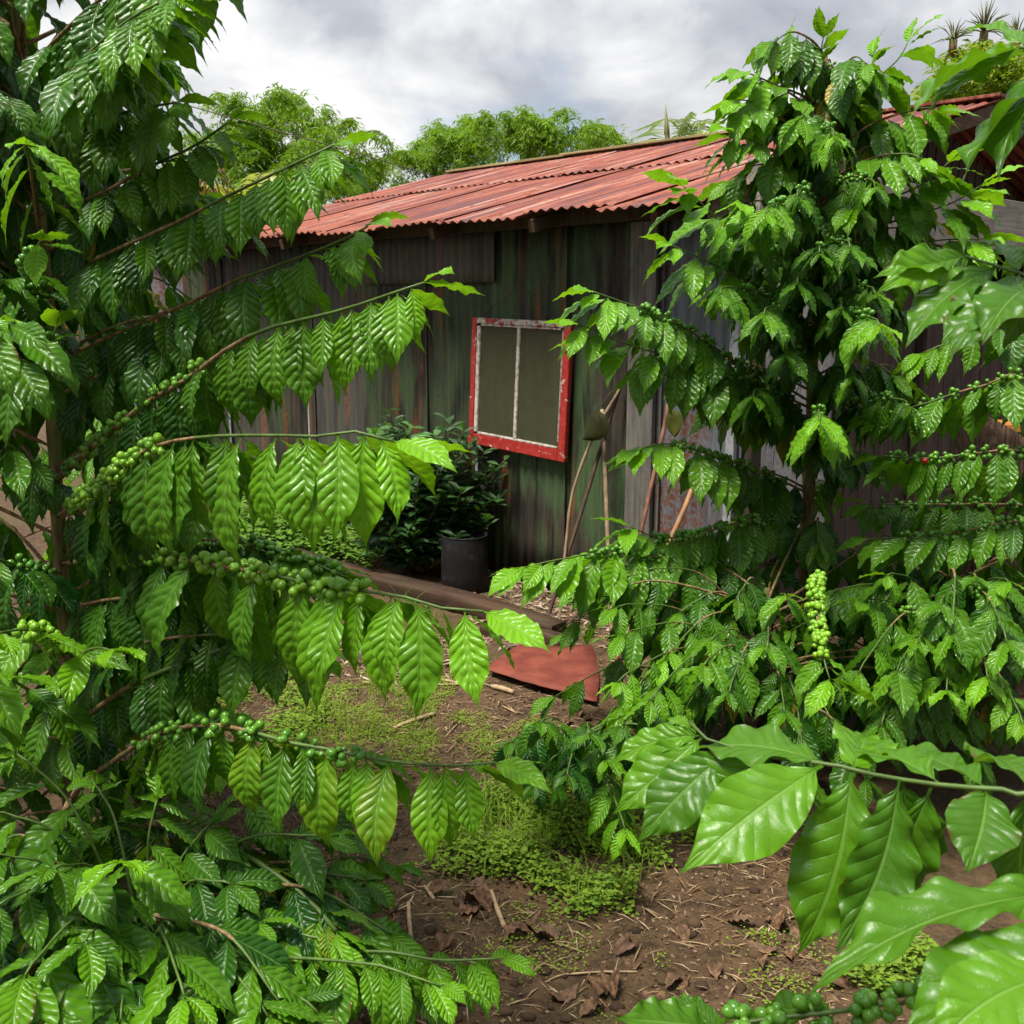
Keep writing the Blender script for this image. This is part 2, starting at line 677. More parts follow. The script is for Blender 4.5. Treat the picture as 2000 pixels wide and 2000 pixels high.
m, b, out = new_mat('wall_iron')
pos = b.n('ShaderNodeNewGeometry').outputs['Position']
oi = b.n('ShaderNodeObjectInfo')
tone, green, pale = b.n('ShaderNodeSeparateColor'), None, None
b.set(tone, 0, oi.outputs['Color'])
tone, green, pale = tone.outputs
rl = b.vmath('SUBTRACT', pos, tuple(W0))
along = b.vmath('DOT_PRODUCT', rl, tuple(u_))
zz = b.sep(pos)[2]
sv = b.xyz(b.math('MULTIPLY', along, 12.0), 0.0, b.math('MULTIPLY', zz, 1.4))
sv2 = b.xyz(b.math('MULTIPLY', along, 55.0), 3.0, b.math('MULTIPLY', zz, 2.2))
sv3 = b.xyz(b.math('MULTIPLY', along, 4.0), 9.0, b.math('MULTIPLY', zz, 1.0))
s1 = b.noise(sv, 1.0, 6, 0.62)
s2 = b.noise(sv2, 1.0, 6, 0.68)
s3 = b.noise(sv3, 1.0, 5, 0.55)
s4 = b.noise(pos, 38, 6, 0.7)
c = b.mix(b.range(s1, 0.32, 0.66), (0.014, 0.012, 0.009), (0.085, 0.067, 0.047))
c = b.mix(b.range(s2, 0.55, 0.72, 0, 0.6), c, (0.14, 0.12, 0.095))
gf_ = b.math('MULTIPLY', b.math('MULTIPLY', b.range(s3, 0.43, 0.54), b.range(s1, 0.30, 0.54)), green)
c = b.mix(gf_, c, b.mix(s2, (0.028, 0.062, 0.022), (0.14, 0.225, 0.09)))
c = b.mix(b.math('MULTIPLY', b.range(s4, 0.55, 0.66), b.range(s2, 0.5, 0.62)), c, (0.018, 0.016, 0.013))
rust = b.math('MULTIPLY', b.range(b.noise(b.xyz(b.math('MULTIPLY', along, 8.0), 17.0, b.math('MULTIPLY', zz, 0.8)), 1.0, 5, 0.6), 0.56, 0.64), b.range(s4, 0.38, 0.52))
c = b.mix(b.math('MULTIPLY', rust, 0.85), c, (0.26, 0.085, 0.022))
c = b.mix(b.math('MULTIPLY', pale, b.range(s2, 0.30, 0.62, 0.55, 1.0)), c, b.mix(s1, (0.17, 0.19, 0.23), (0.40, 0.42, 0.46)))
c = b.mix(b.math('MULTIPLY', b.math('MULTIPLY', pale, b.range(s4, 0.46, 0.54)), b.range(s3, 0.45, 0.56)), c, (0.24, 0.075, 0.03))
c = b.vmath('SCALE', b.mix(tone, b.vmath('SCALE', c, scale=0.55), c), scale=0.74)
principled(b, out, c, b.range(s4, 0.3, 0.7, 0.55, 0.85), 0.3, b.bump(b.math('ADD', s4, s2), 0.35, 0.006))
M_WALL = m


def wood_material(name, c1, c2, axis_vec, k=1.0, rough=0.8, green=0.0):
    m, b, out = new_mat(name)
    pos = b.n('ShaderNodeNewGeometry').outputs['Position']
    rnd = b.n('ShaderNodeObjectInfo').outputs['Random']
    ax = Vector(axis_vec).normalized()
    x, y = frame_from(ax)
    g = b.xyz(b.math('MULTIPLY', b.vmath('DOT_PRODUCT', pos, tuple(x)), 45 * k),
              b.math('MULTIPLY', b.vmath('DOT_PRODUCT', pos, tuple(y)), 45 * k),
              b.math('ADD', b.math('MULTIPLY', b.vmath('DOT_PRODUCT', pos, tuple(ax)), 2.2 * k), b.math('MULTIPLY', rnd, 30.0)))
    n1 = b.noise(g, 1.0, 6, 0.62)
    n2 = b.noise(pos, 6 * k, 5, 0.6)
    c = b.mix(b.range(n1, 0.3, 0.7), c1, c2)
    c = b.mix(b.range(n2, 0.52, 0.7, 0, 0.6), c, tuple(q * 0.45 for q in c1))
    c = b.mix(b.math('MULTIPLY', rnd, 0.4), c, tuple(q * 0.7 for q in c2))
    if green:
        c = b.mix(b.range(b.noise(pos, 3.0, 5), 0.5, 0.65, 0, green), c, (0.05, 0.075, 0.025))
    principled(b, out, c, rough, 0.25, b.bump(b.math('ADD', n1, n2), 0.5, 0.008))
    return m


M_BOARD = wood_material('grey_board', (0.075, 0.066, 0.052), (0.21, 0.19, 0.165), (0, 0, 1))
M_DARKBOARD = wood_material('dark_board', (0.035, 0.024, 0.016), (0.095, 0.065, 0.043), (0, 0, 1))
M_BROWNBOARD = wood_material('brown_board', (0.030, 0.020, 0.015), (0.085, 0.057, 0.042), (0, 0, 1))
M_BEAM = wood_material('grey_beam', (0.20, 0.175, 0.145), (0.34, 0.31, 0.27), tuple(v_))
M_RAFTER = wood_material('rafter', (0.06, 0.04, 0.025), (0.14, 0.09, 0.05), tuple(v_))
M_WHITE = simple('white_panel', (0.55, 0.53, 0.49), 0.6)
M_SILVER = simple('galvanised_strip', (0.36, 0.37, 0.38), 0.45)
M_ORANGE = simple('orange_plank', (0.45, 0.17, 0.04), 0.5)
M_RIDGE = wood_material('ridge_board', (0.20, 0.15, 0.06), (0.42, 0.34, 0.16), tuple(u_))

shed = empty('corrugated_iron_shed', CORNER)
tag(shed, 'weathered corrugated iron shed with a rusty red roof and a gable end', 'shed')


def corrugated(name, origin, ax, ay, nrm, width, length, mat, pitch=0.076, amp=0.009, rows=6, seg=6, warp=0.0, seed=0, parent=shed, thick=True):
    """sheet: ax across the corrugations, ay along them."""
    n = int(width / pitch * seg) + 1
    rng = random.Random(seed)
    vs = []
    ph = rng.uniform(0, 6.28)
    for j in range(rows + 1):
        tj = j / rows
        for i in range(n):
            a = width * i / (n - 1)
            zz = amp * math.cos(2 * math.pi * a / pitch)
            zz += warp * (math.sin(a * 5 + ph) * (1 - tj) + 0.5 * math.sin(tj * 9 + a * 3 + ph))
            e = 0.0
            vs.append(origin + ax * a + ay * (length * tj + e) + nrm * zz)
    fs = [(j * n + i, j * n + i + 1, (j + 1) * n + i + 1, (j + 1) * n + i) for j in range(rows) for i in range(n - 1)]
    me = mesh_np(name, [tuple(p) for p in vs], fs)
    o = link(name, me, mat, parent)
    if thick:
        md = o.modifiers.new('thickness', 'SOLIDIFY')
        md.thickness = 0.0025
        md.offset = 0
    return o


# long wall: one object per sheet
rng = random.Random(4)
edges_px = [1300, 1237, 968, 930, 806, 712, 640, 575, 505, 440, 380, 300, 225, 140]
sheet_edges = [s_c, wall_at(1290, 800)[0], wall_at(1237, 800)[0], wall_at(1105, 800)[0], wall_at(968, 800)[0], wall_at(836, 800)[0]]
while sheet_edges[-1] < s_l:
    sheet_edges.append(sheet_edges[-1] + 0.68)
for i, (a, bb) in enumerate(zip(sheet_edges, sheet_edges[1:])):
    off = 0.012 * (i % 2)
    o = corrugated('wall_sheet', WP(a - 0.02, 0.0, off), u_, ZV, nW, bb - a + 0.05, EAVE_Z + 0.04 - 0.002 * i, M_WALL, amp=0.008, rows=8, warp=0.003, seed=i)
    tone = [0.75, 0.9, 0.9, 0.8, 0.75, 0.8, 0.95, 0.7, 0.9, 0.8][i % 10]
    grn = [0.0, 0.5, 1.0, 1.0, 0.55, 0.7, 0.3, 0.5, 0.2, 0.5][i % 10]
    pale = [0.9, 0.55, 0.0, 0.0, 0.0, 0.0, 0.15, 0.0, 0.1, 0.0][i % 10]
    o.color = (tone, grn, pale, 1)

# patch sheet high on the wall (the paler rectangle left of the window)
sA, zA = wall_at(968, 450, 0.03)
sB, zB = wall_at(712, 556, 0.03)
o = corrugated('wall_patch', WP(sA, zB, 0.034), u_, ZV, nW, sB - sA, zA - zB, M_WALL, amp=0.008, rows=4, warp=0.002, seed=31)
o.color = (1.0, 0.30, 0.22, 1)

# grey upright board and galvanised corner strip
def plank(name, p0, p1, wid, thk, side, nrm, mat, parent=shed, bev=0.003):
    bm = bmesh.new()
    d = (p1 - p0)
    box_bm(bm, (p0 + p1) / 2, d.normalized(), side.normalized(), nrm.normalized(), d.length / 2, wid / 2, thk / 2, bev)
    return link(name, from_bm(name, bm), mat, parent)


s1_, _ = wall_at(1262, 800)
wpx = abs(wall_at(1238, 800)[0] - wall_at(1288, 800)[0])
plank('upright_board', WP(s1_, 0.0, 0.045), WP(s1_, EAVE_Z - 0.05, 0.045), wpx, 0.028, u_, nW, M_BOARD)
plank('corner_strip', WP(s_c + 0.02, 0.0, 0.04), WP(s_c + 0.02, EAVE_Z - 0.08, 0.04), 0.05, 0.03, u_, nW, M_SILVER)
plank('corner_post', CORNER + v_ * 0.06 + nG * 0.02, CORNER + v_ * 0.06 + nG * 0.02 + ZV * (EAVE_Z - 0.04), 0.09, 0.09, v_, nG, M_BROWNBOARD)
for xx in (452, 607, 935):
    sq, _ = wall_at(xx, 800)
    plank('seam_strip', WP(sq, 0.0, 0.018), WP(sq, 1.22 if xx < 900 else 0.85, 0.018), 0.022, 0.012, u_, nW, M_SILVER)
# eave plate under the roof edge
plank('eave_plate', WP(s_c, EAVE_Z + 0.0, 0.06), WP(s_l, EAVE_Z + 0.0, 0.06), 0.09, 0.05, ZV, nW, M_DARKBOARD)
for k in range(9):
    s = s_c + 0.35 + k * 0.85
    a = WP(s, EAVE_Z - 0.055, OVER - 0.05)
    sl = Vector(v_ * RW + ZV * RH).normalized()
    plank('rafter', a, a + sl * 1.0, 0.045, 0.07, u_, (sl.cross(u_)), M_RAFTER)

# roof: one object per sheet, two courses ------------------------------------------------
slope = v_ * RW + ZV * RH
SL = slope.length
sd = slope.normalized()
rn = sd.cross(u_).normalized()
if rn.z < 0:
    rn = -rn
RT = E + u_ * (-0.0)
wsh = 0.62
k = 0
a = 0.0
rngR = random.Random(8)
courses = [(0.0, SL * 0.56), (SL * 0.53, SL * 1.0)]
while a < ROOF_LEN:
    for ci, (q0, q1) in enumerate(courses):
        jig = rngR.uniform(-0.08, 0.04) if ci == 0 else rngR.uniform(-0.03, 0.05)
        lift = 0.006 * (k % 2) + 0.014 * ci + rngR.uniform(0, 0.003)
        tilt = (u_ + rn * rngR.uniform(-0.005, 0.005)).normalized()
        o = corrugated('roof_sheet', RT + u_ * a + sd * (q0 + jig) + rn * lift, tilt, sd, rn, min(wsh + 0.06, ROOF_LEN - a + 0.1), q1 - q0 - jig, M_ROOF,
                       pitch=0.076, amp=0.0085, rows=8, warp=0.004, seed=100 + k * 3 + ci)
    a += wsh
    k += 1
# far slope of the roof
far_d = (v_ * RW - ZV * RH).normalized()
RIDGE = E + slope
for k2 in range(int(ROOF_LEN / wsh) + 1):
    corrugated('roof_sheet', RIDGE + u_ * (k2 * wsh), u_, far_d, Vector((v_.x * RH, v_.y * RH, RW)).normalized(), wsh + 0.04, SL, M_ROOF, pitch=0.076, amp=0.0085, rows=3, seed=300 + k2)
for k2 in range(int(ROOF_LEN / 1.9) + 1):
    a0_ = RIDGE + u_ * (k2 * 1.9 - 0.02) + ZV * (0.032 + 0.006 * (k2 % 2))
    plank('ridge_cap', a0_, RIDGE + u_ * min(k2 * 1.9 + 1.93, ROOF_LEN) + ZV * (0.034 + 0.006 * (k2 % 2)), 0.20, 0.02, v_, ZV, M_RIDGE if k2 % 3 else M_ROOF)

# gable end -----------------------------------------------------------------------------
tR = RW - OVER + 0.0                      # ridge sits this far along the gable wall
tEnd = 2 * tR
slope_g = RH / RW


def gable_top(t):
    tt = t if t <= tR else 2 * tR - t
    return EAVE_Z + (tt + OVER) * slope_g - 0.05


tb0, zb0 = gable_at(1742, 351)
_, zb1 = gable_at(1990, 495)
BEAM_T, BEAM_B = zb0 - 0.02, zb1 + 0.0
print('beam', BEAM_T, BEAM_B, 'gable end', tEnd)
t = 0.1
rngg = random.Random(3)
while t < tEnd - 0.05:                     # vertical slats in the gable triangle
    wd = rngg.uniform(0.11, 0.15)
    zt = min(gable_top(t), gable_top(t + wd)) - 0.01
    if zt > BEAM_T + 0.03:
        plank('gable_slat', GP(t + wd / 2, BEAM_T - 0.06, -0.38), GP(t + wd / 2, zt, -0.38 + rngg.uniform(-.008, .008)), wd - 0.018, 0.02, v_, nG, M_DARKBOARD)
    t += wd
bm = bmesh.new()
box_bm(bm, GP(tEnd / 2, (BEAM_T + BEAM_B) / 2, 0.05), v_, ZV, nG, tEnd / 2 + 0.05, (BEAM_T - BEAM_B) / 2, 0.04, 0.006)
link('gable_beam', from_bm('gable_beam', bm), M_BEAM, shed)
tw0 = gable_at(1462, 800)[0]
tw1 = gable_at(1640, 800)[0]
npan = 3
for k in range(npan):
    a_ = tw0 + (tw1 - tw0) * k / npan
    b_ = tw0 + (tw1 - tw0) * (k + 1) / npan
    plank('white_panel', GP((a_ + b_) / 2, 0.45, -0.04), GP((a_ + b_) / 2, BEAM_B - 0.05, -0.04), (b_ - a_) - 0.006, 0.02, v_, nG, M_WHITE)
plank('base_board', GP(tw0 - 0.05, 0.22, -0.03), GP(tEnd, 0.22, -0.03), 0.45, 0.03, ZV, nG, M_BROWNBOARD)
t = tw1 + 0.01
while t < tEnd:
    wd = rngg.uniform(0.15, 0.24)
    plank('wall_board', GP(t + wd / 2, 0.44, -0.05), GP(t + wd / 2, BEAM_B - 0.20, -0.05 + rngg.uniform(-.006, .006)), wd - 0.01, 0.02, v_, nG, M_BROWNBOARD)
    t += wd
for tt in (tw1, tw1 + 1.0, tEnd):
    plank('wall_post', GP(tt, 0.0, 0.0), GP(tt, BEAM_B + 0.02, 0.0), 0.07, 0.06, v_, nG, M_BROWNBOARD)
# barge rafter along the visible rake and back walls to close the building
plank('barge_board', E + ZV * (-0.05) + nG * (-0.03), RIDGE + ZV * (-0.05) + nG * (-0.03), 0.09, 0.025, ZV, nG, M_RAFTER)
plank('back_wall', GP(tEnd, EAVE_Z / 2, 0.0) , WP(s_l, EAVE_Z / 2) + v_ * tEnd, EAVE_Z, 0.03, ZV, v_, M_DARKBOARD)
plank('end_wall', WP(s_l, EAVE_Z / 2 - 0.02), WP(s_l, EAVE_Z / 2 - 0.02) + v_ * tEnd, EAVE_Z, 0.03, ZV, u_, M_DARKBOARD)

# ================================================================== hanging red window sash
m, b, out = new_mat('peeling_red_paint')
pos = b.n('ShaderNodeNewGeometry').outputs['Position']
peel = b.n('ShaderNodeObjectInfo').outputs['Color']
pl = b.n('ShaderNodeSeparateColor')
b.set(pl, 0, peel)
n1 = b.noise(pos, 11, 6, 0.7, 0.4)
n2 = b.noise(pos, 38, 5, 0.65)
nn = b.math('ADD', b.math('MULTIPLY', n1, 0.65), b.math('MULTIPLY', n2, 0.35))
th = b.math('SUBTRACT', 0.66, b.math('MULTIPLY', pl.outputs[0], 0.36))
pf = b.range(nn, th, b.math('ADD', th, 0.025))
red = b.mix(b.range(n2, 0.4, 0.65), (0.34, 0.024, 0.020), (0.45, 0.045, 0.035))
bare = b.mix(b.range(n2, 0.35, 0.6), (0.30, 0.24, 0.19), (0.62, 0.55, 0.48))
principled(b, out, b.mix(pf, red, bare), b.mix(pf, (0.42,) * 3, (0.8,) * 3), 0.4, b.bump(b.math('SUBTRACT', b.math('MULTIPLY', n2, 0.2), pf), 0.6, 0.004))
M_RED = m
m, b, out = new_mat('dusty_pane')
pos = b.n('ShaderNodeNewGeometry').outputs['Position']
nz = b.noise(pos, 20, 5, 0.6)
p = principled(b, None, (0.12, 0.125, 0.07), 0.10, 0.5)
tr = b.n('ShaderNodeBsdfTransparent')
b.set(tr, 'Color', (0.86, 0.86, 0.82))
mx = b.n('ShaderNodeMixShader')
b.set(mx, 0, b.range(nz, 0.3, 0.7, 0.30, 0.42))
b.nt.links.new(tr.outputs[0], mx.inputs[1])
b.nt.links.new(p.outputs[0], mx.inputs[2])
b.nt.links.new(mx.outputs[0], out.inputs[0])
M_PANE = m

WOFF = 0.055
qc = [wall_at(926, 620, WOFF), wall_at(1119, 629, WOFF), wall_at(1105, 903, WOFF), wall_at(918, 864, WOFF)]


def WQ(a, b_, off=WOFF):
    (s0, z0), (s1, z1), (s2, z2), (s3, z3) = qc
    s = (s0 * (1 - a) + s1 * a) * (1 - b_) + (s3 * (1 - a) + s2 * a) * b_
    z = (z0 * (1 - a) + z1 * a) * (1 - b_) + (z3 * (1 - a) + z2 * a) * b_
    return WP(s, z, off)


win = empty('window_sash', WQ(0.5, 1.0))
tag(win, 'old window sash with peeling red paint hanging by a wire on the shed wall', 'window')


def bar(name, a0, a1, b0, b1, thk, mat, peel=0.3, off=WOFF):
    bm = bmesh.new()
    q = [WQ(a0, b0, off), WQ(a1, b0, off), WQ(a1, b1, off), WQ(a0, b1, off)]
    lo = [bm.verts.new(p_ - nW * thk / 2) for p_ in q]
    hi = [bm.verts.new(p_ + nW * thk / 2) for p_ in q]
    bm.faces.new(hi)
    bm.faces.new(lo[::-1])
    for i in range(4):
        j = (i + 1) % 4
        bm.faces.new((lo[i], lo[j], hi[j], hi[i]))
    bmesh.ops.recalc_face_normals(bm, faces=bm.faces)
    bmesh.ops.bevel(bm, geom=list(bm.edges), offset=0.003, segments=2, affect='EDGES')
    o = link(name, from_bm(name, bm), mat, win)
    o.color = (peel, 0, 0, 1)
    return o


bar('stile', 0.0, 0.052, 0.0, 1.0, 0.032, M_RED, 0.27)
bar('glazing_bead', 0.054, 0.092, 0.062, 0.90, 0.030, M_RED, 0.95)
bar('stile', 0.934, 1.0, 0.0, 1.0, 0.032, M_RED, 0.22)
bar('glazing_bead', 0.921, 0.932, 0.062, 0.86, 0.030, M_RED, 0.9)
bar('top_rail', 0.054, 0.932, 0.0, 0.042, 0.038, M_RED, 0.55)
bar('glazing_bead', 0.094, 0.906, 0.044, 0.060, 0.028, M_RED, 0.6)
bar('bottom_rail', 0.054, 0.932, 0.915, 1.0, 0.030, M_RED, 0.25)
bar('glazing_bead', 0.094, 0.920, 0.896, 0.913, 0.024, M_RED, 0.95)
bar('mullion', 0.476, 0.508, 0.060, 0.896, 0.024, M_RED, 0.8)
bar('pane', 0.090, 0.478, 0.056, 0.898, 0.004, M_PANE)
bar('pane', 0.506, 0.924, 0.056, 0.898, 0.004, M_PANE)
sN, zN = wall_at(1012, 558, 0.03)
M_WIRE = simple('rusty_wire', (0.13, 0.10, 0.08), 0.7)
for a_ in (0.06, 0.95):
    link('hanging_wire', tube_mesh('hanging_wire', [WQ(a_, 0.0), WQ(a_, 0.0).lerp(WP(sN, zN, 0.03), 0.5) - ZV * 0.004, WP(sN, zN, 0.03)], [0.0022] * 3, 5), M_WIRE, win)
# a second red frame far along the wall, seen through the left tree
win2 = empty('red_window_frame', WP(wall_at(235, 700)[0], 0.9, 0.04))
tag(win2, 'red wooden window frame at the far left end of the shed wall', 'window')
sa, za = wall_at(300, 600, 0.05)
sb, zb = wall_at(196, 700, 0.05)
for nm, c0, c1 in (('top_rail', (sa, za), (sb, za)), ('bottom_rail', (sa, zb), (sb, zb))):
    o = plank(nm, WP(*c0, 0.05), WP(*c1, 0.05), 0.07, 0.04, ZV, nW, M_RED, win2)
    o.color = (0.2, 0, 0, 1)
for nm, ss in (('stile', sa), ('stile', sb), ('mullion', (sa + sb) / 2)):
    o = plank(nm, WP(ss, zb, 0.052), WP(ss, za, 0.052), 0.07, 0.044, u_, nW, M_RED, win2)
    o.color = (0.2, 0, 0, 1)
o = plank('pane', WP((sa + sb) / 2, zb, 0.045), WP((sa + sb) / 2, za, 0.045), abs(sb - sa), 0.004, u_, nW, M_PANE, win2, 0)

# ================================================================== things in front of the wall
# black bucket-like drum
m, b, out = new_mat('black_drum')
pos = b.n('ShaderNodeNewGeometry').outputs['Position']
nz = b.noise(pos, 12, 5, 0.6)
n2 = b.noise(pos, 60, 4)
c = b.mix(b.range(nz, 0.5, 0.75), (0.013, 0.012, 0.013), (0.038, 0.032, 0.027))
principled(b, out, c, b.range(nz, 0.3, 0.7, 0.5, 0.7), 0.22, b.bump(n2, 0.15, 0.003))
M_DRUM = m
B0 = GZ(908, 1150)
dB = B0.y
rb = 46 * (B0 - CAM).dot(_F) / 2000
hb = 108 * (B0 - CAM).dot(_F) / 2000 / math.cos(R(14))
tub = empty('black_drum', B0)
tag(tub, 'open black drum standing between the timber beam and the shed wall', 'drum')
bm = bmesh.new()
prof = [(rb * 0.96, 0.0), (rb * 1.0, 0.006), (rb * 1.0, hb * 0.3), (rb * 0.985, hb * 0.62), (rb * 0.965, hb * 0.985), (rb * 0.955, hb), (rb * 0.925, hb), (rb * 0.92, hb * 0.97), (rb * 0.93, 0.03), (0.0, 0.03)]
SEG = 40
rings = []
for (r_, z_) in prof[:-1]:
    rings.append([bm.verts.new((B0.x + r_ * math.cos(2 * math.pi * k / SEG), B0.y + r_ * math.sin(2 * math.pi * k / SEG), B0.z - 0.01 + z_)) for k in range(SEG)])
for a_, b_ in zip(rings, rings[1:]):
    for k in range(SEG):
        bm.faces.new((a_[k], a_[(k + 1) % SEG], b_[(k + 1) % SEG], b_[k]))
bm.faces.new(rings[-1])
link('drum_wall', from_bm('drum_wall', bm, True), M_DRUM, tub)
rp_ = [Vector((B0.x + rb * 0.95 * math.cos(2 * math.pi * k / 40), B0.y + rb * 0.95 * math.sin(2 * math.pi * k / 40), B0.z - 0.008 + hb)) for k in range(41)]
link('rim', tube_mesh('rim', rp_, [0.005] * 41, 6), M_DRUM, tub)

# timber beam
M_LOG = wood_material('old_timber', (0.016, 0.009, 0.006), (0.085, 0.046, 0.026), (GZ(1095, 1245) - GZ(575, 1110)), 0.6, 0.75, 0.12)
la, lb = GZ(560, 1092), GZ(1092, 1243)
ld = (lb - la).normalized()
ln_ = Vector((-ld.y, ld.x, 0)).normalized()


def timber(name, a_, b_, hw, hh, mat, seed, parent=None):
    rng = random.Random(seed)
    d = (b_ - a_)
    n = 26
    prof = []
    for k in range(16):
        an = 2 * math.pi * k / 16
        cx, cy = math.cos(an), math.sin(an)
        q = max(abs(cx), abs(cy))
        rr = 0.9 / q + 0.1
        prof.append((cx * rr * 0.98, cy * rr * 0.98))
    x = Vector((-d.y, d.x, 0)).normalized()
    y = ZV
    vs = []
    for i in range(n + 1):
        t = i / n
        c_ = a_.lerp(b_, t) + y * (hh - 0.02 + 0.012 * math.sin(t * 7 + seed))
        for (px_, py_) in prof:
            nz_ = 1 + 0.10 * mnoise.noise(Vector((px_ * 2, py_ * 2, t * 9 + seed))) + rng.uniform(-.015, .015)
            endk = 1.0 if 0.01 < t < 0.99 else 0.93
            vs.append(tuple(c_ + x * (px_ * hw * nz_ * endk) + y * (py_ * hh * nz_ * endk)))
    m_ = 16
    fs = [(i * m_ + k, i * m_ + (k + 1) % m_, (i + 1) * m_ + (k + 1) % m_, (i + 1) * m_ + k) for i in range(n) for k in range(m_)]
    me = bpy.data.meshes.new(name)
    me.from_pydata(vs, [], fs + [tuple(range(m_))[::-1], tuple(n * m_ + k for k in range(m_))])
    me.polygons.foreach_set('use_smooth', np.array([True] * len(fs) + [False, False]))
    me.update()
    return link(name, me, mat, parent)


tag(timber('timber_beam', la, lb, 0.066, 0.050, M_LOG, 3), 'long weathered brown timber beam lying across the ground before the shed', 'beam')
tag(timber('short_timber', GZ(945, 1236), GZ(1104, 1262), 0.045, 0.035, M_LOG, 9), 'short dark timber on the ground at the end of the long beam', 'beam')
tag(timber('flat_plank', GZ(690, 1275), GZ(835, 1283), 0.05, 0.014, M_BOARD, 14), 'pale flat plank on the ground left of the red iron plate', 'plank')

# rust-red iron plate
m, b, out = new_mat('red_plate')
pos = b.n('ShaderNodeNewGeometry').outputs['Position']
n1 = b.noise(pos, 7, 6, 0.65)
n2 = b.noise(pos, 70, 4, 0.6)
c = b.mix(b.range(n1, 0.35, 0.65), (0.125, 0.026, 0.016), (0.20, 0.048, 0.028))
c = b.mix(b.range(n2, 0.62, 0.72, 0, 0.7), c, (0.28, 0.10, 0.06))
c = b.mix(b.range(n1, 0.62, 0.72, 0, 0.7), c, (0.10, 0.035, 0.025))
principled(b, out, c, 0.75, 0.3, b.bump(n2, 0.3, 0.003))
M_PLATE = m
poly = [(950, 1323), (966, 1303), (988, 1284), (1014, 1266), (1060, 1261), (1110, 1263), (1160, 1267), (1170, 1330), (1168, 1383), (1140, 1377), (1112, 1371), (1070, 1360), (1025, 1347), (985, 1334)]
pts = [GZ(*q) for q in poly]
cen = sum(pts, Vector()) / len(pts)
bm = bmesh.new()
rngp = random.Random(2)
tops = []
for ring in (1.0, 0.66, 0.33):
    row = []
    for i in range(52):
        f = i / 52 * len(pts)
        i0 = int(f)
        p_ = pts[i0].lerp(pts[(i0 + 1) % len(pts)], f - i0)
        q_ = cen.lerp(p_, ring)
        row.append(bm.verts.new((q_.x + (rngp.uniform(-.004, .004) if ring == 1 else 0), q_.y, 0.016 + 0.004 * (1 - ring) + 0.004 * mnoise.noise(q_ * 6))))
    tops.append(row)
cv = bm.verts.new((cen.x, cen.y, 0.021))
for a_, b_ in zip(tops, tops[1:]):
    for k in range(52):
        bm.faces.new((a_[k], a_[(k + 1) % 52], b_[(k + 1) % 52], b_[k]))
for k in range(52):
    bm.faces.new((tops[-1][k], tops[-1][(k + 1) % 52], cv))
bmesh.ops.recalc_face_normals(bm, faces=bm.faces)
o = link('iron_plate', from_bm('iron_plate', bm, True), M_PLATE)
md = o.modifiers.new('thickness', 'SOLIDIFY')
md.thickness = 0.006
tag(o, 'flat rust-red iron plate with a rounded edge lying on the soil', 'metal plate')

# poles and stalks leaning on the wall
M_POLE_T = wood_material('tan_pole', (0.16, 0.11, 0.065), (0.32, 0.23, 0.14), (0, 0, 1))
M_POLE_D = wood_material('dark_pole', (0.04, 0.025, 0.018), (0.12, 0.075, 0.05), (0, 0, 1))
M_POLE_R = wood_material('red_pole', (0.13, 0.055, 0.035), (0.28, 0.13, 0.085), (0, 0, 1))


def wall_pt(x, y, off):
    return on_plane(x, y, W0 + nW * off, nW)


def pole(name, pxs, r, mat, label, cat='pole', sides=8, nub=0.0):
    pts = [wall_pt(*q) for q in pxs]
    # foot on the ground
    f = pts[0]
    d = (pts[0] - pts[1]).normalized()
    if f.z > 0 and d.z < -0.2:
        k_ = f.z / -d.z
        pts[0] = f + d * k_
    cp, L_ = catmull(pts, 24)
    rr = [r * (1 + nub * (1 if i % 5 == 0 else -0.2)) for i in range(24)]
    return tag(link(name, tube_mesh(name, cp, rr, sides), mat), label, cat)


pole('bamboo_stalk', [(1104, 1085, 0.42), (1112, 1000, 0.34), (1130, 925, 0.27), (1160, 850, 0.18), (1190, 795, 0.11), (1222, 742, 0.05)], 0.008, M_POLE_T, 'thin jointed yellowish stalk leaning up the shed wall beside the window', 'stalk', 7, 0.25)
pole('dark_pole', [(1106, 1092, 0.40), (1140, 985, 0.28), (1178, 860, 0.14), (1212, 752, 0.045)], 0.011, M_POLE_D, 'dark brown pole leaning on the shed wall behind the thin stalk')
pole('tan_pole', [(1188, 1075, 0.30), (1184, 980, 0.22), (1180, 880, 0.15), (1176, 800, 0.09)], 0.012, M_POLE_T, 'straight tan wooden pole standing against the green wall sheets')
pole('red_brown_pole', [(1252, 1040, 0.36), (1272, 950, 0.26), (1294, 850, 0.16), (1305, 790, 0.10)], 0.011, M_POLE_R, 'thin reddish brown pole leaning before the grey upright board')
pole('orange_stick', [(1300, 1075, 0.42), (1325, 1020, 0.34), (1350, 960, 0.24), (1385, 880, 0.10)], 0.013, simple('orange_wood', (0.38, 0.19, 0.08), 0.6), 'short orange-brown stick leaning by the rusty grey wall sheet', 'stick')

# two big heart-shaped leaves hanging by the wall
m, b, out = new_mat('olive_heart_leaf')
oc = b.n('ShaderNodeObjectInfo').outputs['Color']
pos = b.n('ShaderNodeNewGeometry').outputs['Position']
nz = b.noise(pos, 18, 4)
cc = b.mix(b.range(nz, 0.4, 0.7, 0, 0.5), oc, b.vmath('SCALE', oc, scale=0.5))
principled(b, out, cc, 0.55, 0.15)
M_HEART = m


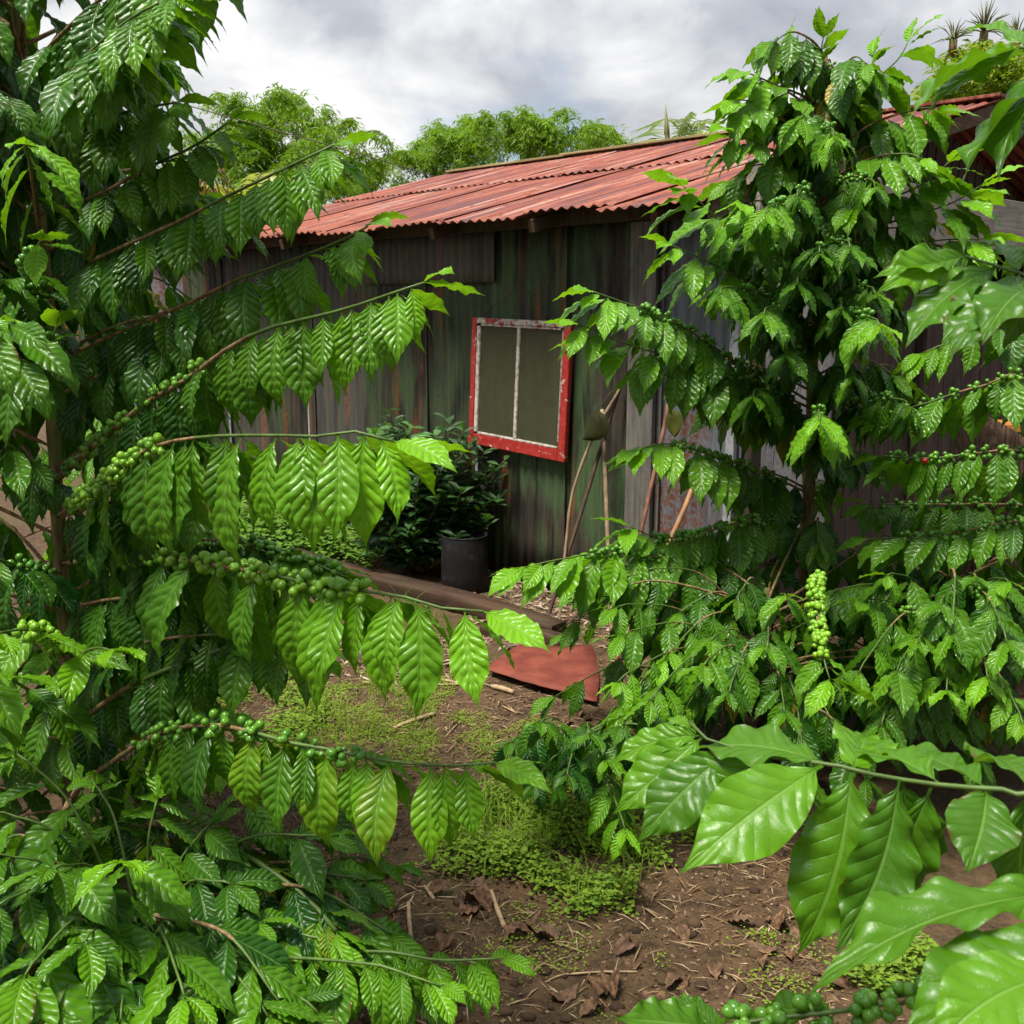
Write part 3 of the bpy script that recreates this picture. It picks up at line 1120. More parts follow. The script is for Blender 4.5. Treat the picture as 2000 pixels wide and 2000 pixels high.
def heart_leaf(x, y, off, size, tilt, col, label):
    c_ = wall_pt(x, y, off)
    X = (-u_ * math.cos(tilt) - ZV * math.sin(tilt)).normalized()
    Y = (-u_ * -math.sin(tilt) - ZV * math.cos(tilt)).normalized()
    Nn = X.cross(Y)
    rows, cols = 14, 10
    vs = []
    for i in range(rows + 1):
        t = i / rows
        wd = 0.5 * (math.sin(math.pi * min(1, t ** 0.62)) ** 0.75) * 1.02
        for j in range(cols + 1):
            s = j / cols * 2 - 1
            back = -0.16 * abs(s) ** 1.5 * (1 - t) ** 2 * 1.6
            vs.append(tuple(c_ + (X * (s * wd) + Y * (t * 1.0 + back) + Nn * (0.12 * s * s - 0.18 * t * t)) * size))
    fs = [(i * (cols + 1) + j, i * (cols + 1) + j + 1, (i + 1) * (cols + 1) + j + 1, (i + 1) * (cols + 1) + j) for i in range(rows) for j in range(cols)]
    root = empty('heart_leaf', c_)
    tag(root, label, 'leaf')
    o = link('blade', mesh_np('blade', vs, fs), M_HEART, root)
    o.color = (*col, 1)
    link('stalk', tube_mesh('stalk', [c_ + Nn * 0.003, c_ + ZV * 0.06 + nW * 0.02, c_ + ZV * 0.16 - nW * 0.03 - u_ * 0.05], [0.002] * 3, 6), M_POLE_D, root)


heart_leaf(1172, 822, 0.24, 0.15, 0.75, (0.028, 0.030, 0.008), 'dark olive heart-shaped leaf hanging beside the window against the wall')
heart_leaf(1312, 812, 0.22, 0.11, -0.3, (0.055, 0.062, 0.008), 'small olive heart-shaped leaf hanging near the grey upright board')

# stump and orange plank at the right edge
m, b, out = new_mat('fibrous_stump')
pos = b.n('ShaderNodeNewGeometry').outputs['Position']
n1 = b.noise(b.vmath('MULTIPLY', pos, (70, 70, 9)), 1.0, 6, 0.7)
n2 = b.noise(pos, 14, 5, 0.6)
c = b.mix(b.range(n1, 0.35, 0.68), (0.045, 0.026, 0.018), (0.20, 0.125, 0.085))
c = b.mix(b.range(n2, 0.55, 0.72, 0, 0.6), c, (0.26, 0.20, 0.16))
principled(b, out, c, 0.9, 0.2, b.bump(n1, 1.0, 0.02))
M_STUMP = m
sb_ = P(1990, 1130, 4.55)
sb_.z = 0
st_top = P(1935, 838, 4.45)
pts_, _ = catmull([sb_ - ZV * 0.03, sb_.lerp(st_top, 0.4) + Vector((-0.02, 0, 0)), st_top], 26)
rngs = random.Random(5)
vs, fs = [], []
for i, p_ in enumerate(pts_):
    t = i / 25
    for k in range(36):
        an = 2 * math.pi * k / 36
        rr = 0.185 * (1.12 - 0.22 * t) * (1 + 0.12 * mnoise.noise(Vector((math.cos(an) * 3, math.sin(an) * 3, t * 2.2))) + rngs.uniform(-.03, .03))
        top = 0.09 * (math.cos(an) - 0.3) * max(0, t - 0.8) / 0.2
        vs.append(tuple(p_ + Vector((math.cos(an) * rr, math.sin(an) * rr, -top))))
for i in range(25):
    for k in range(36):
        fs.append((i * 36 + k, i * 36 + (k + 1) % 36, (i + 1) * 36 + (k + 1) % 36, (i + 1) * 36 + k))
me = bpy.data.meshes.new('tree_stump')
me.from_pydata(vs, [], fs + [tuple(25 * 36 + k for k in range(36))])
me.polygons.foreach_set('use_smooth', np.array([True] * len(fs) + [False]))
me.update()
tag(link('tree_stump', me, M_STUMP), 'rough fibrous brown stump at the right edge before the board wall', 'stump')
bench = empty('orange_bench', P(2040, 980, 5.1))
tag(bench, 'orange painted plank shelf at the right edge above the stump', 'shelf')
pa, pb = P(1940, 830, 5.2), P(2140, 840, 4.9)
plank('shelf_plank', pa, pb, 0.24, 0.035, v_ * 0.2 + Vector((0, 1, 0)), ZV, M_ORANGE, bench)
for q in (pa.lerp(pb, 0.12), pa.lerp(pb, 0.9)):
    plank('leg', Vector((q.x, q.y, 0)), q - ZV * 0.02, 0.05, 0.05, Vector((1, 0, 0)), Vector((0, 1, 0)), M_BROWNBOARD, bench)

# ================================================================== leaf meshes
def leaf_arrays(rng, rows, cols, width=0.43, bend=0.6, fold=0.12, corr=0.012, wave=0.02, twist=0.0, side=0.0, tipk=0.5, vein_slant=0.16, pet=0.05, nv=NV):
    S = np.array(cols)
    nc = len(S)
    T = np.linspace(0, 1, rows + 1)
    ph = [rng.uniform(0, 6.28) for _ in range(4)]
    we = rng.uniform(3.6, 5.4)
    y = z = 0.0
    ang0 = -bend * 0.45
    V = []
    UV = []
    pt = 0
    for i, t in enumerate(T):
        ang = ang0 + bend * (t ** 1.15)
        if i > 0:
            y += (t - pt) * math.cos(ang)
            z -= (t - pt) * math.sin(ang)
        pt = t
        tb = max(0.0, (t - pet) / (1 - pet))
        w0 = 0.5 * width * (math.sin(math.pi * tb ** 0.90)) ** 0.88 if 0 < tb < 1 else 0.0
        k = max(0.0, (tb - 0.62) / 0.38)
        w0 *= 1 - tipk * (k * k * (3 - 2 * k))
        w0 = max(w0, 0.011 if t < pet + 0.02 else 0.004 * (1 - tb) + 0.001)
        tw = twist * (t - 0.4)
        cx = side * math.sin(math.pi * t) * 0.5
        for s in S:
            a = abs(s)
            env = min(1.0, w0 / (0.3 * width))
            zc = corr * (abs(math.sin(math.pi * nv * (t - vein_slant * a))) - 0.5) * min(1, a * 3.2) * env
            ze = wave * (a ** 2.2) * env * math.sin(2 * math.pi * we * t + (ph[0] if s > 0 else ph[1]) + a)
            ze += wave * 0.9 * (a ** 1.5) * env * math.sin(2 * math.pi * 1.6 * t + (ph[2] if s > 0 else ph[3]))
            zf = fold * a * w0 * 2 - fold * 0.9 * a ** 3 * w0
            xl = s * w0
            zl = zc + ze + zf
            x2 = xl * math.cos(tw) - zl * math.sin(tw)
            z2 = xl * math.sin(tw) + zl * math.cos(tw)
            V.append((x2 + cx, y + z2 * math.sin(ang), z + z2 * math.cos(ang)))
            UV.append((s * 0.5 + 0.5, t))
    V = np.array(V)
    tip = V.reshape(rows + 1, nc, 3)[-1].mean(axis=0)
    L = math.hypot(tip[1], tip[2])
    cy, sy_ = tip[1] / L, tip[2] / L
    Y = (V[:, 1] * cy + V[:, 2] * sy_) / L
    Z = (-V[:, 1] * sy_ + V[:, 2] * cy) / L
    V = np.stack([V[:, 0] / L, Y, Z], axis=1)
    F = []
    for i in range(rows):
        for j in range(nc - 1):
            q = i * nc + j
            F.append((q, q + 1, q + nc + 1, q + nc))
    return V, np.array(F), np.array(UV)


C_HI = (-1, -.86, -.6, -.3, -.07, 0, .07, .3, .6, .86, 1)
C_MID = (-1, -.7, -.35, 0, .35, .7, 1)
C_LO = (-1, -.5, 0, .5, 1)
LV = {'hi': [], 'mid': [], 'lo': []}
rngl = random.Random(77)
for kind, rows, cols, cnt in (('hi', 80, C_HI, 18), ('mid', 60, C_MID, 24), ('lo', 40, C_LO, 20)):
    for k in range(cnt):
        big_ = kind == 'hi'
        V, F, UV = leaf_arrays(rngl, rows, cols, width=rngl.uniform(0.35, 0.42) if not big_ else rngl.uniform(0.38, 0.45), bend=rngl.uniform(0.2, 1.0), fold=rngl.uniform(-0.02, 0.22),
                               corr=rngl.uniform(0.012, 0.024) if not big_ else rngl.uniform(0.005, 0.011), wave=rngl.uniform(0.008, 0.020) if not big_ else rngl.uniform(0.022, 0.036),
                               twist=rngl.uniform(-0.4, 0.4) * (0.6 if kind == 'lo' else 1.0), side=rngl.uniform(-0.12, 0.12), tipk=rngl.uniform(0.55, 0.78))
        me = mesh_np('leaf', V, F, UV)
        me.materials.append(M_LEAFB if big_ else M_LEAF)
        LV[kind].append((V, F, UV, me))
# small smooth leaves of the dark shrub
TV = []
for k in range(8):
    V, F, UV = leaf_arrays(rngl, 10, C_LO, width=rngl.uniform(0.34, 0.44), bend=rngl.uniform(0.1, 0.8), fold=0.25, corr=0.004, wave=0.006, twist=rngl.uniform(-.2, .2), tipk=0.3)
    me = mesh_np('leaf', V, F, UV)
    me.materials.append(M_TEA)
    TV.append((V, F, UV, me))


def cherry_arrays(sub):
    bm = bmesh.new()
    bmesh.ops.create_icosphere(bm, subdivisions=sub, radius=1.0)
    for v in bm.verts:
        x, y, z = v.co
        k = 1 + 0.14 * z * 0.4
        v.co = Vector((x * k, y * k * 0.97, z * 1.16))
        if z > 0.86:                       # little navel at the free end
            v.co.z -= 0.16 * (z - 0.86) / 0.14
    bm.verts.ensure_lookup_table()
    V = np.array([v.co[:] for v in bm.verts])
    F = np.array([[v.index for v in f.verts] for f in bm.faces])
    bm.free()
    return V, F


CH_V, CH_F = cherry_arrays(3)
CH_ME = mesh_np('coffee_cherry', CH_V, CH_F)
CH_ME.materials.append(M_CHERRY)
CL_V, CL_F = cherry_arrays(2)


class Plant:
    def __init__(self, name, base, label, cat, seed, group=None, leafset='mid', maxleaf=300, maxcherry=300, cherry_objs=True):
        self.root = tag(empty(name, base), label, cat, group)
        self.base = base
        self.rng = random.Random(seed)
        self.leafset = leafset
        self.leaves = []     # (matrix, variant list, index, color, parent, weight)
        self.cherries = []
        self.maxleaf, self.maxcherry, self.cherry_objs = maxleaf, maxcherry, cherry_objs

    def stem(self, name, pts, r0, r1, mat, sides=8, n=24, wob=0.06, parent=None):
        cp, L = catmull(pts, n)
        rr = [(r0 + (r1 - r0) * (i / (n - 1))) * (1.12 if i % 3 == 0 else 1.0) for i in range(n)]
        return link(name, tube_mesh(name, cp, rr, sides, wob, self.rng), mat, parent or self.root), cp, L

    def leaf(self, base, D, N, L, age, yel=0.0, parent=None, kind=None, idx=None, wk=1.0):
        D = D.normalized()
        N = (N - D * N.dot(D))
        if N.length < 1e-3:
            N = frame_from(D)[1]
        N.normalize()
        X = D.cross(N)
        Mx = Matrix(((X.x * L * wk, D.x * L, N.x * L, base.x), (X.y * L * wk, D.y * L, N.y * L, base.y), (X.z * L * wk, D.z * L, N.z * L, base.z), (0, 0, 0, 1)))
        vs = LV[kind or self.leafset] if not isinstance(self.leafset, list) else self.leafset
        i = self.rng.randrange(len(vs)) if idx is None else idx % len(vs)
        px = proj(base + D * (L * 0.5))
        w_ = L / max(px[2], 0.2)
        if not (-60 < px[0] < 2060 and -60 < px[1] < 2060):
            w_ *= 0.02
        self.leaves.append((Mx, vs, i, (min(1, max(0, age)), yel, self.rng.random()), parent or self.root, w_))

    def cherry(self, p, d, r, a, red=0.0, parent=None):
        px = proj(p)
        w_ = 1 / max(px[2], 0.2)
        if not (-20 < px[0] < 2020 and -20 < px[1] < 2020):
            w_ *= 0.02
        self.cherries.append((p, d.normalized(), r, (a, red, self.rng.random()), parent or self.root, w_))

    def branch(self, pts, L=0.16, nodes=9, t0=0.25, r0=0.006, r1=0.0022, droop=(58, 30), fwd=42, age=(0.12, 0.75), ch=None, chn=9, chr_=0.0082, cha=(0.15, 0.5),
               keep=0.92, woody=True, yel=0.0, kind=None, tip=True, sag=0.0, mat=None, tilt=0.0, dens=0.235):
        """side branch with opposite pairs of hanging leaves; ch=(t0,t1): cherries at the nodes between"""
        rng = self.rng
        n = 22
        cp, BL = catmull(pts, n)
        if nodes >= 7:
            nodes = max(nodes, int(BL * (1 - t0) / (L * dens)))
        rr = [(r0 + (r1 - r0) * (i / (n - 1))) for i in range(n)]
        br = link('branch', tube_mesh('branch', cp, rr, 7, 0.05, rng, 0.74 if woody else 0.12, (mat or M_TWIG, M_GREENTWIG)), None, self.root)

        def at(t):
            f = t * (n - 1)
            i = min(n - 2, int(f))
            p = cp[i].lerp(cp[i + 1], f - i)
            d = (cp[min(i + 2, n - 1)] - cp[max(i - 1, 0)]).normalized()
            return p, d
        for k in range(nodes):
            q = k / max(1, nodes - 1)
            t = min(0.985, t0 + (0.985 - t0) * (q ** 0.92) + rng.uniform(-0.3, 0.3) / max(4, nodes))
            p, F = at(t)
            S = F.cross(ZV)
            if S.length < 0.15:
                S = Vector((rng.uniform(-1, 1), rng.uniform(-1, 1), 0.1))
                F_h = Vector((F.x, F.y, 0))
            S.normalize()
            sz = L * (1.0 if q < 0.8 else 1.0 - 0.25 * (q - 0.8) / 0.2)
            a_ = age[0] + (age[1] - age[0]) * (q ** 2.2)
            dr = droop[0] + (droop[1] - droop[0]) * (q ** 1.6)
            for sd_ in (-1, 1):
                if rng.random() > keep:
                    continue
                fa = R(fwd + rng.uniform(-14, 14) + (14 if fwd > 0 else 45 * q * q) * q)
                D0 = (S * (sd_ * math.cos(fa)) + F * math.sin(fa))
                D0 = Vector((D0.x, D0.y, D0.z * 0.5)).normalized()
                de = R(dr + rng.gauss(0, 10) + tilt * sd_)
                D = D0 * math.cos(de) - ZV * math.sin(de)
                N = D0 * math.sin(de) + ZV * math.cos(de)
                rl_ = R(rng.gauss(0, 16))
                N = Matrix.Rotation(rl_, 3, D) @ N
                y_ = yel * rng.random() if rng.random() < 0.5 else 0.0
                if rng.random() < 0.015 and q < 0.6:
                    y_ = rng.uniform(0.6, 1.0)
                self.leaf(p - ZV * 0.002, D, N, sz * rng.uniform(0.72, 1.15), a_ + rng.uniform(-0.10, 0.14), y_, br, kind)
        if tip:
            p, F = at(1.0)
            S = F.cross(ZV)
            S = S.normalized() if S.length > 0.1 else Vector((1, 0, 0))
            for sd_ in (-1, 1):
                D = (F * 0.9 + S * (0.35 * sd_) - ZV * rng.uniform(0.05, 0.5))
                self.leaf(p, D, ZV + S * sd_ * 0.4, L * rng.uniform(0.5, 0.8), min(1, age[1] + 0.2), 0, br, kind)
        if ch:
            m_ = max(2, int((ch[1] - ch[0]) * BL / 0.042))
            for k in range(m_):
                t = ch[0] + (ch[1] - ch[0]) * (k + rng.uniform(0.2, 0.8)) / m_
                p, F = at(min(0.99, t))
                S, U = frame_from(F)
                for c_ in range(int(chn * rng.uniform(0.6, 1.6))):
                    an = rng.uniform(0, 2 * math.pi)
                    rd = (S * math.cos(an) + U * math.sin(an) * 0.85 + F * rng.uniform(-0.8, 0.8)).normalized()
                    rad = chr_ * rng.uniform(0.70, 1.18)
                    self.cherry(p + F * rng.uniform(-0.006, 0.006) + rd * (0.004 + rad * rng.uniform(0.9, 2.0)), rd + F * 0.3, rad, rng.uniform(*cha), 0.0, br)
        return br, cp

    def auto(self, z, az, length, rise=0.15, sag=0.35, L=0.16, x0=None, **kw):
        """procedural side branch starting on the trunk at height z"""
        o = x0 or self.trunk_at(z)
        d = Vector((math.cos(az), math.sin(az), 0))
        s = Vector((-d.y, d.x, 0)) * self.rng.uniform(-0.12, 0.12)
        pts = [o, o + (d * 0.35 + ZV * rise * 0.55) * length, o + (d * 0.7 + s + ZV * (rise * 0.8)) * length, o + (d * 1.0 + s * 1.6 + ZV * (rise * 0.8 - sag * 0.45)) * length]
        return self.branch(pts, L=L, **kw)

    def trunk_at(self, z):
        c = self.trunk
        for a, b2 in zip(c, c[1:]):
            if a.z <= z <= b2.z:
                return a.lerp(b2, (z - a.z) / max(1e-6, b2.z - a.z))
        return c[-1].copy() if z > c[-1].z else c[0].copy()

    def finish(self, mat_obj=None, mat_mass=None):
        self.leaves.sort(key=lambda l: -l[5])
        for (Mx, vs, i, col, par, w_) in self.leaves[:self.maxleaf]:
            o = bpy.data.objects.new('leaf', vs[i][3])
            COL.objects.link(o)
            set_parent(o, par)
            o.matrix_local = o.matrix_parent_inverse @ Mx if False else Mx
            o.matrix_basis = Mx
            o.color = (*col, 1)
        rest = self.leaves[self.maxleaf:]
        if rest:
            Vs, Fs, Us, Cs = [], [], [], []
            off = 0
            for (Mx, vs, i, col, par, w_) in rest:
                V, F, UV, _ = vs[i]
                A = np.array(Mx)
                Vs.append(V @ A[:3, :3].T + A[:3, 3])
                Fs.append(F + off)
                Us.append(UV)
                Cs.append(np.tile(np.array(col), (len(V), 1)))
                off += len(V)
            me = mesh_np('foliage', np.concatenate(Vs), np.concatenate(Fs), np.concatenate(Us), np.concatenate(Cs))
            o = link('foliage', me, mat_mass or M_LEAFS, self.root)
            o['kind'] = 'stuff'
        if self.cherries:
            self.cherries.sort(key=lambda l: -l[5])
            nobj = self.maxcherry if self.cherry_objs else 0

            def mat_of(p, d, r):
                x, y = frame_from(d)
                return Matrix(((x.x * r, y.x * r, d.x * r, p.x), (x.y * r, y.y * r, d.y * r, p.y), (x.z * r, y.z * r, d.z * r, p.z), (0, 0, 0, 1)))
            for (p, d, r, col, par, w_) in self.cherries[:nobj]:
                o = bpy.data.objects.new('coffee_cherry', CH_ME)
                COL.objects.link(o)
                set_parent(o, par)
                o.matrix_basis = mat_of(p, d, r)
                o.color = (*col, 1)
            rest = self.cherries[nobj:]
            if rest:
                Vs, Fs, Cs = [], [], []
                off = 0
                for (p, d, r, col, par, w_) in rest:
                    A = np.array(mat_of(p, d, r))
                    Vs.append(CL_V @ A[:3, :3].T + A[:3, 3])
                    Fs.append(CL_F + off)
                    Cs.append(np.tile(np.array(col), (len(CL_V), 1)))
                    off += len(CL_V)
                me = mesh_np('small_cherries', np.concatenate(Vs), np.concatenate(Fs), None, np.concatenate(Cs))
                o = link('small_cherries', me, M_CHERRYS, self.root)
                o['kind'] = 'stuff'


def PX(*q):
    return [P(*p) for p in q]


# ================================================================== left coffee tree
A = Plant('coffee_tree', GZ(150, 1765), 'tall coffee tree laden with green cherries at the left edge', 'coffee tree', 11, leafset='mid')
tb = GZ(150, 1765)
dA = tb.y
_, A.trunk, _ = A.stem('trunk', [tb - ZV * 0.05, P(140, 1620, dA), P(130, 1300, dA + 0.02), P(110, 950, dA), P(90, 550, dA - 0.02), P(40, 60, dA), P(20, -160, dA)], 0.024, 0.010, M_TRUNK, 10, 40)
A.trunk.sort(key=lambda p: p.z)
d0 = dA
print('tree A depth', dA)
bA = A.branch
# named branches, top to bottom (pixel, pixel, metres ahead)
bA(PX((60, 130, d0), (170, 20, 2.2), (290, -60, 2.05), (400, -95, 1.95)), L=0.182, nodes=7, t0=0.3, droop=(66, 48), age=(0.15, 0.5), dens=0.19, tilt=13)
bA(PX((55, 250, d0), (150, 130, 2.15), (250, 40, 1.95), (345, -10, 1.85)), L=0.168, nodes=7, t0=0.3, droop=(68, 45), age=(0.15, 0.55), dens=0.19, tilt=13)
bA(PX((70, 330, d0), (160, 210, 2.3), (240, 140, 2.2), (300, 95, 2.12)), L=0.157, nodes=6, t0=0.25, droop=(64, 42), age=(0.1, 0.4), dens=0.19, tilt=13)
bA(PX((70, 420, d0), (180, 385, 2.3), (300, 322, 2.2), (380, 285, 2.15), (452, 234, 2.1)), L=0.135, nodes=8, t0=0.3, droop=(50, 30), fwd=52, age=(0.1, 0.6), dens=0.19, tilt=13)
bA(PX((80, 560, d0), (200, 500, 2.3), (337, 438, 2.15), (428, 391, 2.05), (525, 344, 1.98), (652, 283, 1.9)), L=0.144, nodes=11, t0=0.28, droop=(66, 44), age=(0.10, 0.6), fwd=42, dens=0.19, tilt=13)
bA(PX((85, 720, d0), (230, 650, 2.35), (388, 583, 2.2), (449, 551, 2.12), (543, 518, 2.05), (663, 471, 2.0), (718, 442, 1.95)), L=0.144, nodes=10, t0=0.34, droop=(66, 44), age=(0.10, 0.6), fwd=42, ch=(0.35, 0.5), chn=3, chr_=0.006, dens=0.19, tilt=13)
bA(PX((105, 945, d0), (181, 872, 2.4), (279, 792, 2.25), (340, 756, 2.15), (384, 727, 2.1), (430, 690, 2.05), (500, 650, 2.0), (565, 630, 1.95), (632, 615, 1.92), (730, 586, 1.85), (780, 567, 1.82), (828, 552, 1.8)), L=0.160, nodes=15, t0=0.36, droop=(82, 62), age=(0.10, 0.75), fwd=26, ch=(0.12, 0.62), chn=6, r0=0.0085, dens=0.19, tilt=13)
bA(PX((110, 1010, d0), (199, 948, 2.2), (253, 900, 2.05), (312, 868, 1.95), (400, 853, 1.85), (525, 850, 1.76), (620, 852, 1.72), (715, 842, 1.70), (768, 862, 1.68)), L=0.216, nodes=12, t0=0.30, droop=(82, 58), age=(0.12, 0.95), dens=0.215, fwd=-4, ch=(0.14, 0.64), chn=12, cha=(0.35, 0.9), chr_=0.0080, tilt=13)
bA(PX((120, 1100, d0), (313, 1089, 2.1), (416, 1104, 1.95), (520, 1120, 1.85), (618, 1144, 1.78), (667, 1151, 1.75), (766, 1161, 1.70), (822, 1175, 1.67), (887, 1193, 1.64), (945, 1194, 1.62)), L=0.209, nodes=15, t0=0.18, droop=(84, 66), age=(0.08, 0.75), fwd=-10, keep=0.97, dens=0.215, ch=(0.20, 0.86), chn=13, cha=(0.4, 0.9), chr_=0.0080, r0=0.008, tilt=13)
bA(PX((125, 1075, d0), (330, 1055, 2.5), (480, 1062, 2.4), (600, 1095, 2.3), (680, 1130, 2.25)), L=0.148, nodes=9, t0=0.3, droop=(66, 35), age=(0.15, 0.7), ch=(0.4, 0.98), chn=8, cha=(0.15, 0.4), dens=0.19, tilt=13)
bA(PX((140, 1560, d0), (163, 1532, 2.3), (283, 1445, 2.1), (362, 1420, 1.98), (427, 1416, 1.92), (485, 1427, 1.88), (558, 1449, 1.84), (681, 1470, 1.80), (728, 1482, 1.78), (861, 1496, 1.74), (965, 1490, 1.70)), L=0.175, nodes=17, t0=0.24, droop=(85, 60), age=(0.06, 0.75), fwd=-8, keep=0.84, ch=(0.46, 0.86), chn=7, cha=(0.1, 0.35), r0=0.009, yel=0.2, dens=0.225, tilt=13)
bA(PX((135, 1420, d0), (185, 1387, 2.3), (254, 1340, 2.2), (344, 1300, 2.1), (450, 1262, 2.05)), L=0.148, nodes=7, t0=0.3, droop=(70, 50), age=(0.02, 0.3), r0=0.010, r1=0.004, dens=0.19, tilt=13)
bA(PX((138, 1600, d0), (200, 1602, 2.3), (290, 1608, 2.2), (344, 1612, 2.12), (427, 1648, 2.05), (485, 1673, 2.0), (594, 1749, 1.92), (656, 1818, 1.85)), L=0.148, nodes=8, t0=0.4, droop=(60, 40), age=(0.05, 0.5), keep=0.6, r0=0.011, r1=0.005, yel=0.3, dens=0.19, tilt=13)
bA(PX((138, 1560, d0), (120, 1597, 2.25), (90, 1662, 2.15), (72, 1782, 2.05)), L=0.148, nodes=5, t0=0.5, droop=(50, 40), keep=0.7, r0=0.010, r1=0.006, dens=0.19, tilt=13)
bA(PX((95, 780, d0), (200, 730, 2.4), (300, 670, 2.3), (380, 625, 2.25), (450, 600, 2.2)), L=0.148, nodes=9, t0=0.25, droop=(74, 55), age=(0.04, 0.35), fwd=14, ch=(0.3, 0.8), chn=4, cha=(0, 0.2), dens=0.19, tilt=13)
bA(PX((115, 1010, d0), (200, 985, 2.3), (300, 962, 2.15), (410, 960, 2.05)), L=0.173, nodes=9, t0=0.15, droop=(78, 62), age=(0.03, 0.3), fwd=4, dens=0.19, tilt=13)
bA(PX((130, 1310, d0), (250, 1262, 2.25), (400, 1240, 2.1), (540, 1248, 2.0), (625, 1270, 1.95)), L=0.155, nodes=10, t0=0.25, droop=(76, 60), age=(0.03, 0.35), fwd=4, dens=0.19, tilt=13)
bA(PX((80, 500, d0), (190, 430, 2.4), (290, 395, 2.3), (385, 385, 2.25)), L=0.141, nodes=9, t0=0.2, droop=(74, 58), age=(0.02, 0.25), fwd=14, dens=0.19, tilt=13)
bA(PX((75, 330, d0), (170, 250, 2.3), (260, 215, 2.2), (345, 200, 2.1)), L=0.164, nodes=9, t0=0.2, droop=(72, 52), age=(0.05, 0.4), fwd=20, dens=0.19, tilt=13)
bA(PX((125, 1190, d0), (220, 1170, 2.3), (330, 1165, 2.2), (420, 1175, 2.15)), L=0.155, nodes=8, t0=0.15, droop=(78, 62), age=(0.0, 0.2), fwd=0, dens=0.19, tilt=13)
bA(PX((95, 620, d0), (40, 560, 2.3), (-10, 520, 2.2)), L=0.155, nodes=7, t0=0.2, droop=(70, 50), age=(0.0, 0.3), dens=0.19, tilt=13)
bA(PX((98, 700, d0), (50, 660, 2.6), (0, 640, 2.5)), L=0.155, nodes=7, t0=0.2, droop=(70, 50), age=(0.0, 0.3), dens=0.19, tilt=13)
bA(PX((60, 240, d0), (20, 190, 2.3), (-30, 170, 2.2)), L=0.155, nodes=7, t0=0.2, droop=(70, 50), age=(0.0, 0.3), dens=0.19, tilt=13)
bA(PX((60, 330, d0), (30, 260, 2.6), (-20, 240, 2.6)), L=0.155, nodes=7, t0=0.2, droop=(70, 50), age=(0.0, 0.3), dens=0.19, tilt=13)
# towards the camera on the left edge
bA(PX((80, 470, d0), (60, 330, 2.1), (48, 285, 1.95), (50, 282, 1.85)), L=0.152, nodes=4, t0=0.55, droop=(62, 48), age=(0.5, 0.8), fwd=20, dens=0.19, tilt=13)
bA(PX((100, 760, d0), (20, 700, 2.1), (-30, 640, 1.9), (-60, 620, 1.8)), L=0.168, nodes=5, t0=0.4, droop=(60, 40), age=(0.3, 0.5), dens=0.19, tilt=13)
bA(PX((115, 760, d0), (60, 690, 2.25), (20, 640, 2.1), (10, 630, 1.95)), L=0.157, nodes=5, t0=0.4, droop=(60, 45), age=(0.25, 0.55), dens=0.19, tilt=13)
bA(PX((135, 1400, d0), (60, 1350, 2.1), (-10, 1310, 1.9), (-60, 1300, 1.75)), L=0.177, nodes=6, t0=0.4, droop=(52, 35), age=(0.3, 0.6), dens=0.19, tilt=13)
bA(PX((130, 1290, d0), (90, 1240, 2.1), (40, 1230, 1.95), (-20, 1240, 1.85)), L=0.148, nodes=5, t0=0.3, droop=(30, 20), age=(0.5, 0.9), ch=(0.3, 0.9), chn=12, cha=(0.6, 1.0), dens=0.19, tilt=13)
bA(PX((132, 1330, d0), (160, 1280, 2.1), (190, 1265, 1.98), (215, 1270, 1.9)), L=0.138, nodes=4, t0=0.4, droop=(40, 15), age=(0.5, 0.95), dens=0.19, tilt=13)
bA(PX((95, 640, d0), (60, 520, 2.2), (80, 470, 2.1)), L=0.138, nodes=3, t0=0.5, ch=(0.2, 0.95), chn=9, cha=(0.0, 0.25), dens=0.19, tilt=13)
bA(PX((95, 640, d0), (92, 690, 2.3), (110, 640, 2.2)), L=0.127, nodes=2, t0=0.6, ch=(0.1, 0.95), chn=9, cha=(0.0, 0.25), dens=0.19, tilt=13)
bA(PX((118, 1120, d0), (40, 1105, 2.3), (-40, 1080, 2.15)), L=0.157, nodes=6, t0=0.3, droop=(70, 50), age=(0, 0.3), ch=(0.2, 0.8), chn=6, cha=(0.0, 0.2), dens=0.19, tilt=13)
bA(PX((112, 950, d0), (60, 900, 2.4), (-20, 840, 2.3)), L=0.157, nodes=6, t0=0.3, droop=(70, 50), age=(0, 0.3), ch=(0.2, 0.8), chn=6, cha=(0.0, 0.2), dens=0.19, tilt=13)
# fill round the whole trunk
rA = random.Random(21)
for k in range(44):
    z = 0.5 + 2.1 * (k + rA.random()) / 44
    az = k * 2.39996 + rA.uniform(-.3, .3)
    ln = rA.uniform(0.45, 0.75) * (1.0 if z < 1.9 else 0.75)
    if math.sin(az) < -0.3 and math.cos(az) > -0.5:
        continue
    if math.cos(az) > 0.5:
        ln = min(ln, 0.4)
    A.auto(z, az, ln, L=0.195, nodes=7, t0=0.25, droop=(74, 55), age=(0.0, 0.45), rise=0.35)
for k in range(18):
    A.auto(1.75 + 0.05 * k, 1.2 + k * 0.37, 0.45, L=0.183, nodes=4, t0=0.3, droop=(50, 35), age=(0.1, 0.4), rise=0.6)
for k in range(24):
    A.auto(1.35 + 0.055 * k, 1.5 + (k * 0.61) % 3.3, A.rng.uniform(0.3, 0.6), L=0.17, nodes=7, t0=0.15, droop=(72, 52), age=(0.0, 0.3), rise=0.35)
A.finish()

